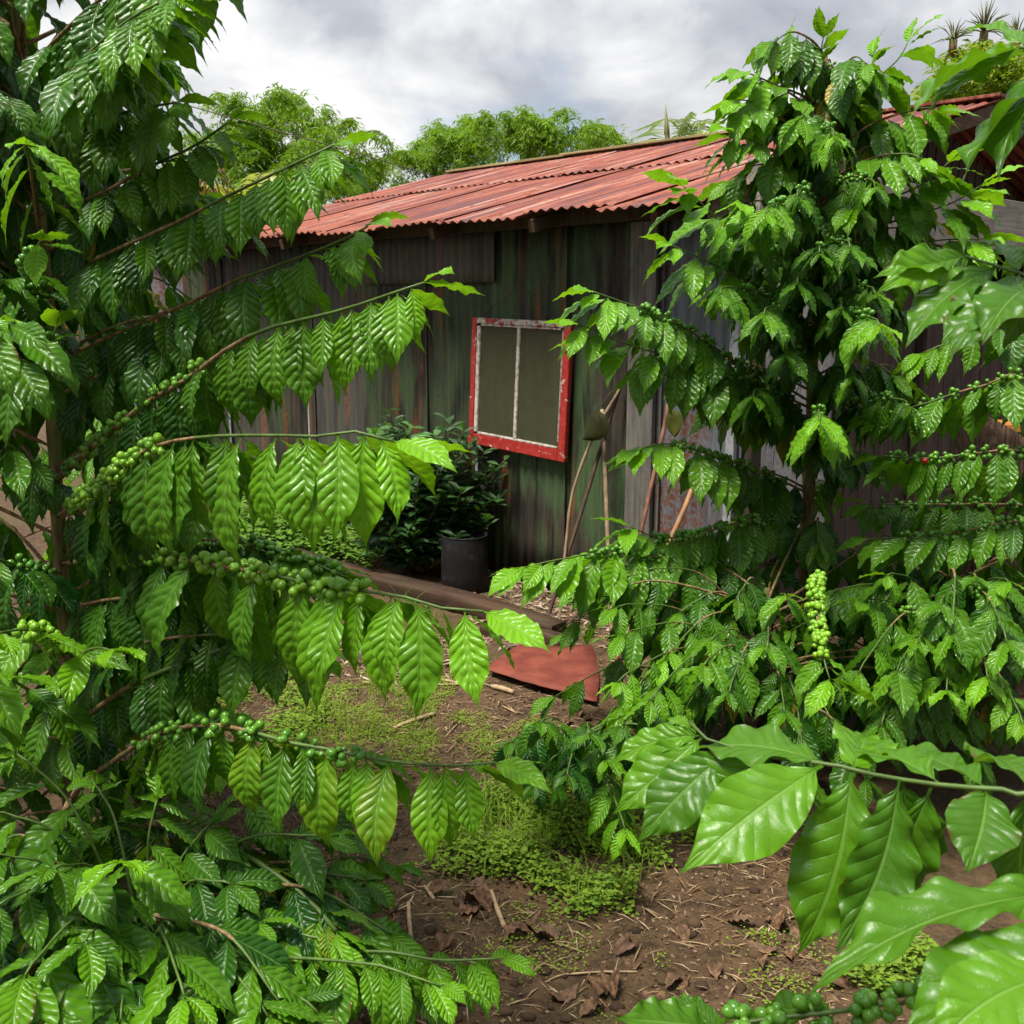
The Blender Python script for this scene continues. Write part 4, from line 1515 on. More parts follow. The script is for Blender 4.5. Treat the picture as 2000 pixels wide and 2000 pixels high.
# ================================================================== low plant in the bottom left corner
Eb = Vector((-0.80, 1.95, 0.0))
EP = Plant('coffee_bush', Eb, 'low bushy coffee plant with glossy leaves filling the bottom left corner', 'coffee bush', 12, leafset='mid')
_, EP.trunk, _ = EP.stem('trunk', [Eb - ZV * 0.03, Eb + Vector((0.02, 0.0, 0.2)), Eb + Vector((0.0, 0.02, 0.42))], 0.014, 0.006, M_TRUNK, 8, 16)
bE = EP.branch
bE(PX((330, 1905, 1.95), (480, 1880, 1.9), (640, 1862, 1.86), (757, 1859, 1.82), (856, 1875, 1.8), (975, 1872, 1.78)), L=0.125, nodes=13, t0=0.3, droop=(62, 48), age=(0.3, 0.6), fwd=25, woody=False, r0=0.005)
bE(PX((330, 1890, 1.9), (520, 1870, 1.82), (724, 1883, 1.74), (790, 1902, 1.72), (860, 1925, 1.7)), L=0.13, nodes=10, t0=0.3, droop=(62, 40), age=(0.35, 0.7), fwd=25, woody=False, r0=0.005)
bE(PX((290, 1790, 2.0), (366, 1814, 1.98), (420, 1854, 1.95), (467, 1916, 1.9), (514, 2000, 1.85), (540, 2080, 1.8)), L=0.13, nodes=5, t0=0.3, keep=0.6, r0=0.008, r1=0.007)
for (x, y, d, ln, ag) in ((240, 1690, 1.72, 0.15, 0.75), (130, 1700, 1.75, 0.14, 0.35), (75, 1880, 1.6, 0.17, 0.5), (180, 1830, 1.68, 0.15, 0.25), (350, 1920, 1.6, 0.15, 0.55), (240, 1960, 1.6, 0.16, 0.3),
                          (470, 1800, 1.85, 0.13, 0.3), (600, 1640, 2.0, 0.15, 0.2), (540, 1560, 2.1, 0.14, 0.3), (620, 1840, 1.85, 0.13, 0.35), (420, 1730, 1.9, 0.15, 0.1), (300, 1600, 2.0, 0.13, 0.5),
                          (680, 1720, 2.05, 0.14, 0.25), (640, 1560, 2.2, 0.13, 0.3), (120, 1960, 1.55, 0.16, 0.15), (500, 1960, 1.65, 0.14, 0.4), (30, 1760, 1.7, 0.16, 0.1), (590, 1960, 1.7, 0.13, 0.2), (390, 1640, 2.0, 0.14, 0.15), (20, 1600, 1.9, 0.16, 0.2), (60, 1500, 2.0, 0.15, 0.4), (200, 1560, 2.1, 0.14, 0.3), (10, 1680, 1.8, 0.16, 0.3)):
    tip_ = P(x, y, d)
    a_ = EP.trunk_at(0.18 + 0.2 * EP.rng.random())
    midp = a_.lerp(tip_, 0.55) + ZV * 0.10
    bE([a_, midp, tip_ + ZV * 0.01, tip_ + (tip_ - midp).normalized() * 0.04], L=ln * 1.12, nodes=4, t0=0.62, droop=(44, 26), age=(ag * 0.6, ag), fwd=30, woody=False, r0=0.005)
for k in range(24):
    EP.auto(0.12 + 0.36 * EP.rng.random(), k * 2.39996, EP.rng.uniform(0.28, 0.75), L=0.165, nodes=6, t0=0.3, droop=(50, 32), age=(0.0, 0.35), rise=0.25, woody=True)
EP.finish()

# ================================================================== coffee further back on the left
for (bx, by, hgt, seed, lab) in ((-1.75, 4.6, 1.5, 41, 'coffee bush growing behind the tall left tree, nearest the shed wall'), (-1.95, 3.6, 1.7, 42, 'leafy coffee bush behind the tall left tree at the frame edge'), (-1.25, 3.15, 0.95, 43, 'low leafy coffee bush behind the left trunk, under the long cherry branches'), (-1.55, 2.75, 0.6, 44, 'small leafy coffee bush at the foot of the left tree, by the frame edge')):
    hb_ = Vector((bx, by, 0))
    H = Plant('coffee_bush', hb_, lab, 'coffee bush', seed, leafset='lo', maxleaf=200)
    _, H.trunk, _ = H.stem('trunk', [hb_ - ZV * 0.03, hb_ + ZV * hgt * 0.5 + Vector((0.03, 0, 0)), hb_ + ZV * hgt], 0.018, 0.007, M_TRUNK, 7, 12)
    for k in range(20):
        H.auto(hgt * (0.12 + 0.86 * k / 20), k * 2.39996, H.rng.uniform(0.35, 0.6) * (1.1 - 0.5 * k / 20), L=0.15, nodes=6, t0=0.25, droop=(56, 35), age=(0.2, 0.9), rise=0.3)
    H.finish()

# ================================================================== right coffee tree
Bb = P(1575, 1325, 4.2)
Bb.z = 0
BT = Plant('coffee_tree', Bb, 'tall coffee tree with a conical leafy crown before the shed corner', 'coffee tree', 13, leafset='lo', cherry_objs=False)
_, BT.trunk, _ = BT.stem('trunk', [Bb - ZV * 0.04, P(1576, 1080, 4.2), P(1590, 650, 4.2), P(1602, 300, 4.2), P(1612, 110, 4.2)], 0.034, 0.009, M_TRUNK, 10, 40)
BT.trunk.sort(key=lambda p: p.z)
bB = BT.branch
dB_ = 4.2
LB = 0.235
kw = dict(L=0.225, cha=(0.1, 0.35), chr_=0.0088)
# left side
bB(PX((1608, 230, dB_), (1540, 180, 4.1), (1480, 150, 4.05), (1450, 140, 4.0)), L=LB, nodes=6, t0=0.3, droop=(42, 30), age=(0.5, 0.9))
bB(PX((1605, 300, dB_), (1530, 235, 4.1), (1470, 200, 4.0), (1440, 195, 3.95)), L=LB, nodes=6, t0=0.3, droop=(48, 34), age=(0.4, 0.8))
bB(PX((1603, 380, dB_), (1530, 310, 4.05), (1470, 275, 3.95), (1430, 265, 3.9)), L=LB, nodes=6, t0=0.3, droop=(55, 40), age=(0.3, 0.7))
bB(PX((1598, 500, dB_), (1500, 480, 4.05), (1423, 446, 3.95), (1365, 392, 3.85), (1336, 365, 3.8)), L=LB, nodes=8, t0=0.25, droop=(60, 34), age=(0.2, 0.75))
bB(PX((1596, 560, dB_), (1500, 470, 3.95), (1460, 410, 3.75), (1445, 395, 3.65)), L=LB, nodes=7, t0=0.3, droop=(60, 40), age=(0.25, 0.85))
bB(PX((1594, 640, dB_), (1480, 560, 3.95), (1380, 510, 3.8), (1310, 478, 3.7)), L=LB, nodes=9, t0=0.22, droop=(64, 36), age=(0.15, 0.8), ch=(0.3, 0.6), chn=5)
bB(PX((1590, 790, dB_), (1500, 735, 4.05), (1448, 715, 3.95), (1358, 653, 3.8), (1282, 612, 3.7), (1245, 600, 3.65), (1160, 570, 3.55)), nodes=13, t0=0.2, droop=(70, 36), age=(0.12, 0.8), ch=(0.2, 0.85), chn=11, **kw)
bB(PX((1590, 800, dB_), (1450, 740, 3.9), (1320, 700, 3.75), (1235, 675, 3.65), (1130, 632, 3.55)), nodes=11, t0=0.2, droop=(70, 38), age=(0.15, 0.85), ch=(0.2, 0.6), chn=5, **kw)
bB(PX((1585, 830, dB_), (1500, 790, 4.1), (1430, 755, 4.0), (1370, 720, 3.9)), nodes=8, t0=0.2, droop=(74, 55), age=(0.1, 0.4), ch=(0.2, 0.9), chn=4, yel=0.5, **kw)
bB(PX((1582, 965, dB_), (1488, 922, 4.05), (1411, 896, 3.9), (1361, 880, 3.8), (1299, 866, 3.7), (1245, 880, 3.65)), nodes=11, t0=0.15, droop=(70, 26), age=(0.2, 1.0), ch=(0.15, 0.85), chn=11, **kw)
bB(PX((1580, 1005, dB_), (1504, 1013, 4.05), (1457, 1016, 3.95), (1380, 1038, 3.85), (1317, 1050, 3.75), (1274, 1047, 3.7), (1230, 1028, 3.65)), nodes=12, t0=0.15, droop=(72, 34), age=(0.12, 0.8), ch=(0.1, 0.88), chn=12, **kw)
bB(PX((1578, 1100, dB_), (1440, 1100, 3.9), (1310, 1090, 3.7), (1180, 1080, 3.5), (1080, 1095, 3.42), (1025, 1108, 3.4)), nodes=14, t0=0.2, droop=(68, 32), age=(0.25, 0.85), ch=(0.45, 0.85), chn=6, **kw)
# right side
bB(PX((1600, 420, dB_), (1700, 400, 4.1), (1782, 370, 4.0), (1822, 344, 3.95), (1852, 318, 3.9)), L=LB, nodes=8, t0=0.3, droop=(58, 30), age=(0.2, 0.8))
bB(PX((1598, 480, dB_), (1720, 440, 4.05), (1850, 400, 3.9), (1912, 365, 3.85)), L=LB, nodes=9, t0=0.3, droop=(58, 30), age=(0.2, 0.9))
bB(PX((1597, 560, dB_), (1720, 500, 4.05), (1830, 470, 3.9), (1912, 468, 3.8)), L=LB, nodes=9, t0=0.25, droop=(66, 34), age=(0.15, 0.9), ch=(0.2, 0.6), chn=4)
bB(PX((1606, 250, dB_), (1680, 180, 4.15), (1750, 120, 4.1), (1772, 85, 4.1)), L=LB, nodes=6, t0=0.3, droop=(42, 25), age=(0.5, 0.8))
bB(PX((1604, 320, dB_), (1690, 250, 4.1), (1780, 215, 4.0), (1830, 210, 4.0)), L=LB, nodes=7, t0=0.25, droop=(52, 34), age=(0.35, 0.7))
bB(PX((1604, 360, dB_), (1700, 310, 4.0), (1770, 300, 3.9), (1800, 310, 3.85)), L=LB, nodes=7, t0=0.3, droop=(56, 38), age=(0.4, 0.9))
# shoots at the top
bB(PX((1610, 200, dB_), (1608, 140, 4.18), (1605, 95, 4.16), (1608, 75, 4.15)), L=0.16, nodes=6, t0=0.1, droop=(25, 5), age=(0.6, 0.9))
bB(PX((1606, 230, dB_), (1560, 160, 4.2), (1535, 115, 4.2), (1538, 85, 4.2)), L=0.16, nodes=5, t0=0.3, droop=(35, 15), age=(0.6, 0.9))
bB(PX((1608, 230, dB_), (1665, 170, 4.2), (1700, 130, 4.2), (1707, 110, 4.2)), L=0.16, nodes=5, t0=0.3, droop=(35, 15), age=(0.6, 0.9))
# towards the camera
for (x, y, d, y0, ag, ln) in ((1626, 252, 3.7, 330, 0.95, 0.17), (1503, 402, 3.5, 470, 0.95, 0.18), (1708, 622, 3.3, 680, 0.85, 0.19), (1600, 806, 3.2, 880, 0.95, 0.20), (1655, 470, 3.6, 560, 0.3, 0.17),
                              (1560, 370, 3.7, 460, 0.25, 0.17), (1600, 480, 3.6, 600, 0.15, 0.17), (1760, 780, 3.5, 860, 0.2, 0.18), (1500, 600, 3.5, 690, 0.3, 0.18), (1420, 560, 3.6, 680, 0.35, 0.18), (1700, 350, 3.8, 420, 0.4, 0.17), (1640, 590, 3.6, 690, 0.2, 0.18), (1560, 540, 3.6, 650, 0.2, 0.18), (1540, 680, 3.6, 780, 0.3, 0.18), (1660, 720, 3.6, 800, 0.3, 0.18), (1480, 760, 3.7, 860, 0.3, 0.18), (1700, 560, 3.7, 640, 0.4, 0.18)):
    bB(PX((1595, y0, dB_), ((1595 + x) / 2, (y0 + y) / 2 - 35, (dB_ + d) / 2), (x, y, d), (x + (x - 1595) * 0.08, y + 14, d - 0.08)), L=ln, nodes=8, t0=0.3, droop=(74, 58), age=(0.12, ag), fwd=18, ch=(0.3, 0.8), chn=5, chr_=0.0085, cha=(0.05, 0.3))
rB = random.Random(22)
prof_r = [(0.4, 0.62), (0.9, 0.78), (1.3, 0.78), (1.7, 0.72), (2.0, 0.55), (2.4, 0.42), (2.8, 0.25)]
for k in range(26):
    z = 0.55 + 2.15 * (k + rB.random()) / 26
    az = k * 2.39996 + rB.uniform(-.3, .3)
    rad = np.interp(z, [q[0] for q in prof_r], [q[1] for q in prof_r]) * rB.uniform(0.5, 0.8)
    if math.sin(az) < -0.2:
        rad *= 0.7
    BT.auto(z, az, rad, L=0.195, nodes=7, t0=0.2, droop=(72, 52), age=(0.0, 0.35), rise=0.3, ch=(0.2, 0.6) if k % 3 == 0 else None, chn=5)
for k in range(13):
    BT.auto(1.85 + 0.065 * k, k * 2.39996, (0.42 - 0.016 * k), L=0.22, nodes=7, t0=0.2, droop=(72, 55), age=(0.1, 0.6), rise=0.4)
BT.finish()

# ================================================================== low bush beneath the right tree
Fb = GZ(1480, 1480)
FP = Plant('coffee_bush', Fb, 'broad low coffee bush below the tall right tree with a hanging string of yellow-green cherries', 'coffee bush', 14, leafset='lo', cherry_objs=True)
_, FP.trunk, _ = FP.stem('trunk', [Fb - ZV * 0.03, Fb + ZV * 0.3 + Vector((0.02, 0.02, 0)), Fb + ZV * 0.68], 0.017, 0.007, M_TRUNK, 8, 14)
dF = Fb.y
print('bush F depth', dF)
for (x, y, d, ag, ln) in ((1185, 1165, 3.5, 0.55, 0.15), (1225, 1315, 3.0, 0.8, 0.13), (1286, 1345, 2.95, 0.55, 0.15), (1385, 1285, 3.0, 0.5, 0.16), (1315, 1265, 3.2, 0.7, 0.15), (1500, 1250, 3.1, 0.35, 0.16),
                          (1430, 1330, 2.9, 0.2, 0.15), (1240, 1230, 3.3, 0.4, 0.16), (1350, 1180, 3.5, 0.25, 0.17), (1450, 1150, 3.5, 0.25, 0.17), (1290, 1110, 3.6, 0.3, 0.17), (1230, 1180, 3.4, 0.3, 0.16),
                          (1530, 1370, 2.9, 0.25, 0.15), (1400, 1240, 3.2, 0.35, 0.15), (1330, 1400, 2.9, 0.2, 0.14), (1230, 1400, 2.95, 0.2, 0.14), (1530, 1160, 3.4, 0.6, 0.15)):
    tip_ = P(x, y, d)
    a_ = FP.trunk_at(0.25 + 0.35 * FP.rng.random())
    midp = a_.lerp(tip_, 0.6) + ZV * 0.08
    FP.branch([a_, midp, tip_, tip_ + (tip_ - midp).normalized() * 0.05 - ZV * 0.015], L=ln * 1.15, nodes=6, t0=0.45, droop=(68, 48), age=(ag * 0.4, ag), fwd=28, woody=True, r0=0.005)
# the hanging string of cherries with a rosette below
FP.branch(PX((1600, 1120, 3.2), (1592, 1150, 3.0), (1598, 1220, 2.85), (1610, 1290, 2.72), (1622, 1330, 2.68)), L=0.16, nodes=4, t0=0.9, droop=(40, 26), age=(0.5, 0.95), fwd=20, ch=(0.1, 0.9), chn=17, cha=(0.6, 1.0), chr_=0.0088, r0=0.006)
for k in range(40):
    FP.auto(0.1 + 0.5 * FP.rng.random(), k * 2.39996, FP.rng.uniform(0.35, 0.85), L=0.18, nodes=6, t0=0.25, droop=(68, 50), age=(0.0, 0.3), rise=0.3, woody=True)
FP.finish()

# bush to its right
Rb = GZ(1830, 1480)
RP = Plant('coffee_bush', Rb, 'coffee bush with shiny leaves beneath the right edge branches, right of the cherry string', 'coffee bush', 15, leafset='lo', cherry_objs=False)
_, RP.trunk, _ = RP.stem('trunk', [Rb - ZV * 0.03, Rb + ZV * 0.35 + Vector((0.02, 0.02, 0)), Rb + ZV * 0.75], 0.017, 0.007, M_TRUNK, 8, 14)
for (x, y, d, ag, ln) in ((1745, 1120, 3.3, 0.6, 0.16), (1700, 1170, 3.3, 0.4, 0.16), (1840, 1170, 3.1, 0.35, 0.17), (1925, 1300, 2.9, 0.75, 0.15), (1960, 1230, 2.9, 0.3, 0.18), (1760, 1290, 2.95, 0.3, 0.19), (1850, 1330, 2.9, 0.6, 0.15),
                          (1690, 1290, 3.0, 0.35, 0.17), (1990, 1390, 2.7, 0.6, 0.14), (1900, 1120, 3.3, 0.3, 0.16), (1640, 1150, 3.4, 0.3, 0.17), (1960, 1130, 3.2, 0.45, 0.15), (1800, 1240, 3.0, 0.5, 0.15), (1730, 1390, 2.85, 0.15, 0.15)):
    tip_ = P(x, y, d)
    a_ = RP.trunk_at(0.25 + 0.4 * RP.rng.random())
    midp = a_.lerp(tip_, 0.6) + ZV * 0.08
    RP.branch([a_, midp, tip_, tip_ + (tip_ - midp).normalized() * 0.05 - ZV * 0.015], L=ln * 1.15, nodes=6, t0=0.42, droop=(68, 48), age=(ag * 0.4, ag), fwd=28, woody=True, r0=0.005, ch=(0.3, 0.6) if ag < 0.4 else None, chn=5)
for k in range(36):
    RP.auto(0.1 + 0.6 * RP.rng.random(), k * 2.39996, RP.rng.uniform(0.35, 0.8), L=0.18, nodes=6, t0=0.25, droop=(68, 50), age=(0.0, 0.3), rise=0.3, woody=True)
RP.finish()

# small dark plant by the path
Sb = GZ(1130, 1600)
SP = Plant('coffee_seedling', Sb, 'small dark glossy coffee seedling in the middle, left of the big foreground branch', 'coffee seedling', 16, leafset='mid', cherry_objs=False)
_, SP.trunk, _ = SP.stem('trunk', [Sb - ZV * 0.03, Sb + ZV * 0.18 + Vector((0.01, 0, 0)), Sb + ZV * 0.30], 0.009, 0.005, M_TRUNK, 7, 12)
for (x, y, d, ag, ln, dr) in ((1062, 1405, 2.85, 0.25, 0.14, 62), (1150, 1425, 2.85, 0.25, 0.13, 55), (1010, 1440, 2.9, 0.15, 0.13, 55), (1180, 1470, 2.8, 0.4, 0.12, 60), (1110, 1500, 2.75, 0.05, 0.13, 65), (1220, 1440, 2.9, 0.2, 0.13, 50), (1050, 1520, 2.8, 0.05, 0.13, 65), (1215, 1600, 2.65, 0.8, 0.13, 70)):
    tip_ = P(x, y, d)
    a_ = SP.trunk_at(0.2)
    midp = a_.lerp(tip_, 0.6) + ZV * 0.05
    SP.branch([a_, midp, tip_, tip_ + (tip_ - midp).normalized() * 0.03 - ZV * 0.01], L=ln, nodes=4, t0=0.6, droop=(dr, dr - 15), age=(ag * 0.5, ag), fwd=25, woody=False, r0=0.004)
for k in range(14):
    SP.auto(0.1 + 0.2 * SP.rng.random(), k * 2.39996, SP.rng.uniform(0.18, 0.36), L=0.12, nodes=4, t0=0.3, droop=(60, 45), age=(0.0, 0.25), rise=0.35, woody=False)
SP.finish()

# ================================================================== tree at the right edge, mid distance
Db = Vector((2.05, 3.7, 0))
DP = Plant('coffee_tree', Db, 'coffee tree at the right edge with level cherry-lined branches before the brown boards', 'coffee tree', 17, leafset='lo', cherry_objs=False)
_, DP.trunk, _ = DP.stem('trunk', [Db - ZV * 0.04, Db + ZV * 1.0 + Vector((0.03, 0, 0)), Db + ZV * 2.0], 0.03, 0.012, M_TRUNK, 8, 20)
kd = dict(L=0.19, cha=(0.1, 0.35), chr_=0.0088)
X0 = 2150
DP.branch([DP.trunk_at(1.30)] + PX((1987, 734, 3.45), (1936, 749, 3.45), (1867, 767, 3.5), (1800, 790, 3.55), (1705, 812, 3.65)), nodes=11, t0=0.15, droop=(70, 45), age=(0.35, 0.5), ch=(0.15, 0.95), chn=6, fwd=24, **kd)
DP.branch([DP.trunk_at(1.05)] + PX((2000, 883, 3.4), (1900, 886, 3.4), (1817, 895, 3.45), (1720, 890, 3.55)), nodes=11, t0=0.1, droop=(74, 50), age=(0.3, 0.4), ch=(0.1, 0.98), chn=7, fwd=22, **kd)
DP.branch([DP.trunk_at(0.85)] + PX((1998, 1020, 3.4), (1943, 1024, 3.4), (1864, 1042, 3.45), (1791, 1049, 3.5), (1700, 1052, 3.6)), nodes=11, t0=0.1, droop=(70, 48), age=(0.25, 0.4), ch=(0.1, 0.9), chn=7, fwd=22, **kd)
DP.branch([DP.trunk_at(0.95)] + PX((1960, 985, 3.8), (1850, 985, 3.8), (1700, 984, 3.85)), nodes=9, t0=0.1, droop=(70, 48), age=(0.15, 0.4), ch=(0.1, 0.95), chn=6, fwd=22, **kd)
DP.branch([DP.trunk_at(1.5)] + PX((1990, 640, 3.6), (1900, 650, 3.6), (1800, 690, 3.6)), nodes=9, t0=0.1, droop=(70, 48), age=(0.2, 0.5), ch=(0.2, 0.8), chn=4, fwd=24, **kd)
DP.cherry(P(1806, 900, 3.44), Vector((0, -1, -0.2)), 0.0105, 0.3, 1.0)
for k in range(20):
    az = k * 2.39996
    if math.cos(az) < -0.3:
        continue
    DP.auto(0.4 + 1.5 * k / 20, az, DP.rng.uniform(0.4, 0.7), L=0.16, nodes=6, t0=0.25, droop=(66, 45), age=(0.1, 0.5), rise=0.3)
DP.finish()

# ================================================================== close tree reaching in from the right
Cb = Vector((0.86, 0.86, 0))
CP = Plant('coffee_tree', Cb, 'closest coffee tree reaching in from the right edge with very large bright leaves', 'coffee tree', 18, leafset='hi')
_, CP.trunk, _ = CP.stem('trunk', [Cb - ZV * 0.04, Cb + ZV * 1.0 + Vector((0.02, 0, 0)), Cb + ZV * 2.1], 0.026, 0.010, M_TRUNK, 10, 24)


def twig(pts, r0=0.0038, r1=0.0018, mat=None):
    cp, _ = catmull(pts, 26)
    return link('branch', tube_mesh('branch', cp, [r0 + (r1 - r0) * i / 25 for i in range(26)], 9), mat or M_GREENTWIG, CP.root)


def xleaf(par, b0, t0, idx, age, facing=(0, -0.6, 0.8), yel=0.0, wk=1.0):
    """one large leaf: base and tip given as (pixel, pixel, metres ahead); facing = where the upper side looks"""
    B_, T_ = P(*b0), P(*t0)
    CP.leaf(B_, T_ - B_, Vector(facing), (T_ - B_).length, age, yel, par, 'hi', idx, wk)


br = twig([CP.trunk_at(1.32)] + PX((2060, 1546, 0.92), (2000, 1543, 0.93), (1924, 1540, 0.94), (1836, 1533, 0.95), (1752, 1521, 0.96), (1668, 1505, 0.97), (1617, 1491, 0.98), (1505, 1479, 1.02), (1400, 1450, 1.06), (1365, 1434, 1.08), (1345, 1408, 1.09)), 0.0042, 0.0015)
xleaf(br, (1606, 1494, 0.98), (1326, 1708, 0.91), 0, 0.55, (-0.25, -0.75, 0.65), wk=0.98)
xleaf(br, (1662, 1506, 0.97), (1556, 1868, 0.93), 3, 0.30, (-0.10, -0.90, 0.45), wk=1.0)
xleaf(br, (1756, 1521, 0.955), (1632, 1862, 0.895), 6, 0.28, (0.12, -0.9, 0.40), wk=0.92)
xleaf(br, (1820, 1538, 0.96), (1690, 1790, 1.00), 9, 0.2, (0.1, -0.9, 0.4), wk=1.05)
xleaf(br, (1926, 1542, 0.94), (1888, 1706, 0.86), 1, 0.36, (-0.15, -0.65, 0.75), wk=1.45)
xleaf(br, (1610, 1490, 0.985), (1338, 1466, 1.08), 4, 0.5, (-0.1, -0.15, 1.0), wk=1.0)
xleaf(br, (1367, 1436, 1.08), (1190, 1494, 1.10), 7, 0.5, (-0.15, -0.55, 0.85), wk=0.95)
xleaf(br, (1372, 1440, 1.08), (1196, 1592, 1.05), 10, 0.4, (-0.5, -0.75, 0.45), wk=1.05)
xleaf(br, (1430, 1462, 1.05), (1241, 1650, 1.02), 13, 0.38, (-0.45, -0.8, 0.45), wk=1.0)
xleaf(br, (1507, 1479, 1.02), (1292, 1640, 1.06), 2, 0.35, (-0.4, -0.8, 0.5), wk=1.0)
xleaf(br, (1505, 1478, 1.02), (1392, 1662, 1.06), 16, 0.3, (-0.3, -0.85, 0.45), wk=1.0)
xleaf(br, (1838, 1532, 0.95), (1636, 1470, 1.07), 5, 0.4, (0.15, -0.15, 1.0))
xleaf(br, (1926, 1539, 0.94), (1740, 1462, 1.08), 8, 0.4, (0.2, -0.25, 1.0))
xleaf(br, (2010, 1542, 0.93), (1900, 1492, 1.08), 11, 0.45, (0.2, -0.3, 1.0))
xleaf(br, (1665, 1504, 0.97), (1690, 1440, 1.13), 12, 0.5, (0.1, -0.2, 1.0))
xleaf(br, (2010, 1545, 0.93), (1990, 1760, 0.96), 14, 0.2, (0.0, -0.9, 0.4))
xleaf(br, (1762, 1522, 0.96), (1745, 1745, 1.02), 15, 0.15, (0.2, -0.9, 0.3))
xleaf(br, (1345, 1410, 1.09), (1341, 1378, 1.09), 12, 1.0, (0.4, -0.9, 0.2), wk=0.7)
xleaf(br, (1350, 1425, 1.09), (1300, 1405, 1.12), 9, 0.9, (0, -0.5, 0.8))
# nearest, out of focus
br = twig([CP.trunk_at(1.30)] + PX((2160, 1640, 0.66), (2090, 1660, 0.64), (2040, 1680, 0.62)), 0.004, 0.002)
xleaf(br, (2085, 1745, 0.64), (1574, 1945, 0.60), 17, 0.30, (-0.25, -0.10, 1.0), wk=0.62)
xleaf(br, (2130, 1840, 0.60), (1738, 2050, 0.55), 13, 0.30, (-0.45, -0.55, 0.8), wk=1.0)
xleaf(br, (2110, 1900, 0.56), (1800, 2080, 0.52), 2, 0.55, (-0.4, -0.5, 0.85), wk=1.1)
xleaf(br, (2060, 1665, 0.66), (1960, 1780, 0.74), 10, 0.2, (-0.1, -0.8, 0.5))
# upper cluster
br = twig([CP.trunk_at(1.62)] + PX((2120, 580, 1.16), (2000, 536, 1.20), (1940, 518, 1.22), (1885, 500, 1.24)), 0.0036, 0.0016)
xleaf(br, (1888, 501, 1.24), (1703, 544, 1.22), 1, 0.6, (-0.1, -0.5, 0.85), wk=0.9)
xleaf(br, (1900, 505, 1.24), (1712, 572, 1.20), 4, 0.5, (-0.1, -0.9, 0.5), wk=0.95)
xleaf(br, (1945, 520, 1.22), (1768, 682, 1.17), 7, 0.35, (-0.5, -0.55, 0.65))
xleaf(br, (1948, 522, 1.22), (1795, 650, 1.24), 3, 0.2, (-0.5, -0.5, 0.7))
xleaf(br, (1995, 534, 1.20), (1830, 690, 1.14), 10, 0.38, (-0.5, -0.55, 0.7))
xleaf(br, (2005, 540, 1.19), (1850, 706, 1.12), 13, 0.3, (-0.55, -0.5, 0.65))
xleaf(br, (2040, 552, 1.18), (1918, 676, 1.10), 15, 0.4, (-0.5, -0.5, 0.75))
xleaf(br, (2060, 560, 1.17), (1880, 640, 1.20), 6, 0.3, (-0.4, -0.4, 0.85))
xleaf(br, (1990, 532, 1.20), (1925, 470, 1.30), 12, 0.5, (0.1, -0.5, 0.9), wk=0.9)
xleaf(br, (2060, 560, 1.17), (1960, 690, 1.2), 9, 0.25, (-0.4, -0.6, 0.6))
# top right
br = twig([CP.trunk_at(2.02)] + PX((2150, 180, 1.18), (2060, 110, 1.22), (1990, 92, 1.25)), 0.0036, 0.0016)
xleaf(br, (1992, 94, 1.25), (1768, 244, 1.18), 16, 0.45, (-0.35, 0.1, 0.9), wk=0.9)
xleaf(br, (2030, 100, 1.24), (1806, 226, 1.26), 5, 0.4, (-0.4, -0.3, 0.85), wk=0.85)
xleaf(br, (2070, 118, 1.22), (1876, 362, 1.14), 8, 0.25, (-0.6, 0.2, 0.7), wk=0.9)
xleaf(br, (2090, 130, 1.21), (1950, 354, 1.12), 11, 0.2, (-0.6, 0.1, 0.7))
xleaf(br, (2100, 140, 1.21), (1905, 300, 1.2), 14, 0.2, (-0.5, -0.1, 0.8))
xleaf(br, (2110, 150, 1.2), (1965, 300, 1.22), 0, 0.3, (-0.5, -0.2, 0.7))
xleaf(br, (2010, 96, 1.25), (1870, 60, 1.36), 2, 0.5, (0.0, -0.3, 0.95), wk=0.8)
# low branch with cherries along the bottom edge
b2, cp = CP.branch([CP.trunk_at(0.92)] + PX((2000, 1925, 0.98), (1860, 1940, 1.0), (1740, 1958, 1.02), (1640, 1975, 1.03), (1500, 1990, 1.04), (1380, 2010, 1.05)), L=0.13, nodes=5, t0=0.75, droop=(40, 15), age=(0.3, 0.4), ch=(0.42, 0.98), chn=9, cha=(0.15, 0.4), chr_=0.0076, kind='hi', woody=True)
xleaf(b2, (1390, 2005, 1.05), (1195, 1990, 1.0), 3, 0.35, (0, -0.4, 0.9))
xleaf(b2, (1420, 2000, 1.05), (1270, 1965, 1.15), 6, 0.4, (0, -0.4, 0.9))
for k in range(16):
    az = -0.9 + 2.2 * CP.rng.random()
    CP.auto(0.7 + 1.3 * k / 16, az, CP.rng.uniform(0.35, 0.6), L=0.165, nodes=6, t0=0.25, droop=(62, 45), age=(0.1, 0.5), rise=0.3, kind='mid')
CP.finish()

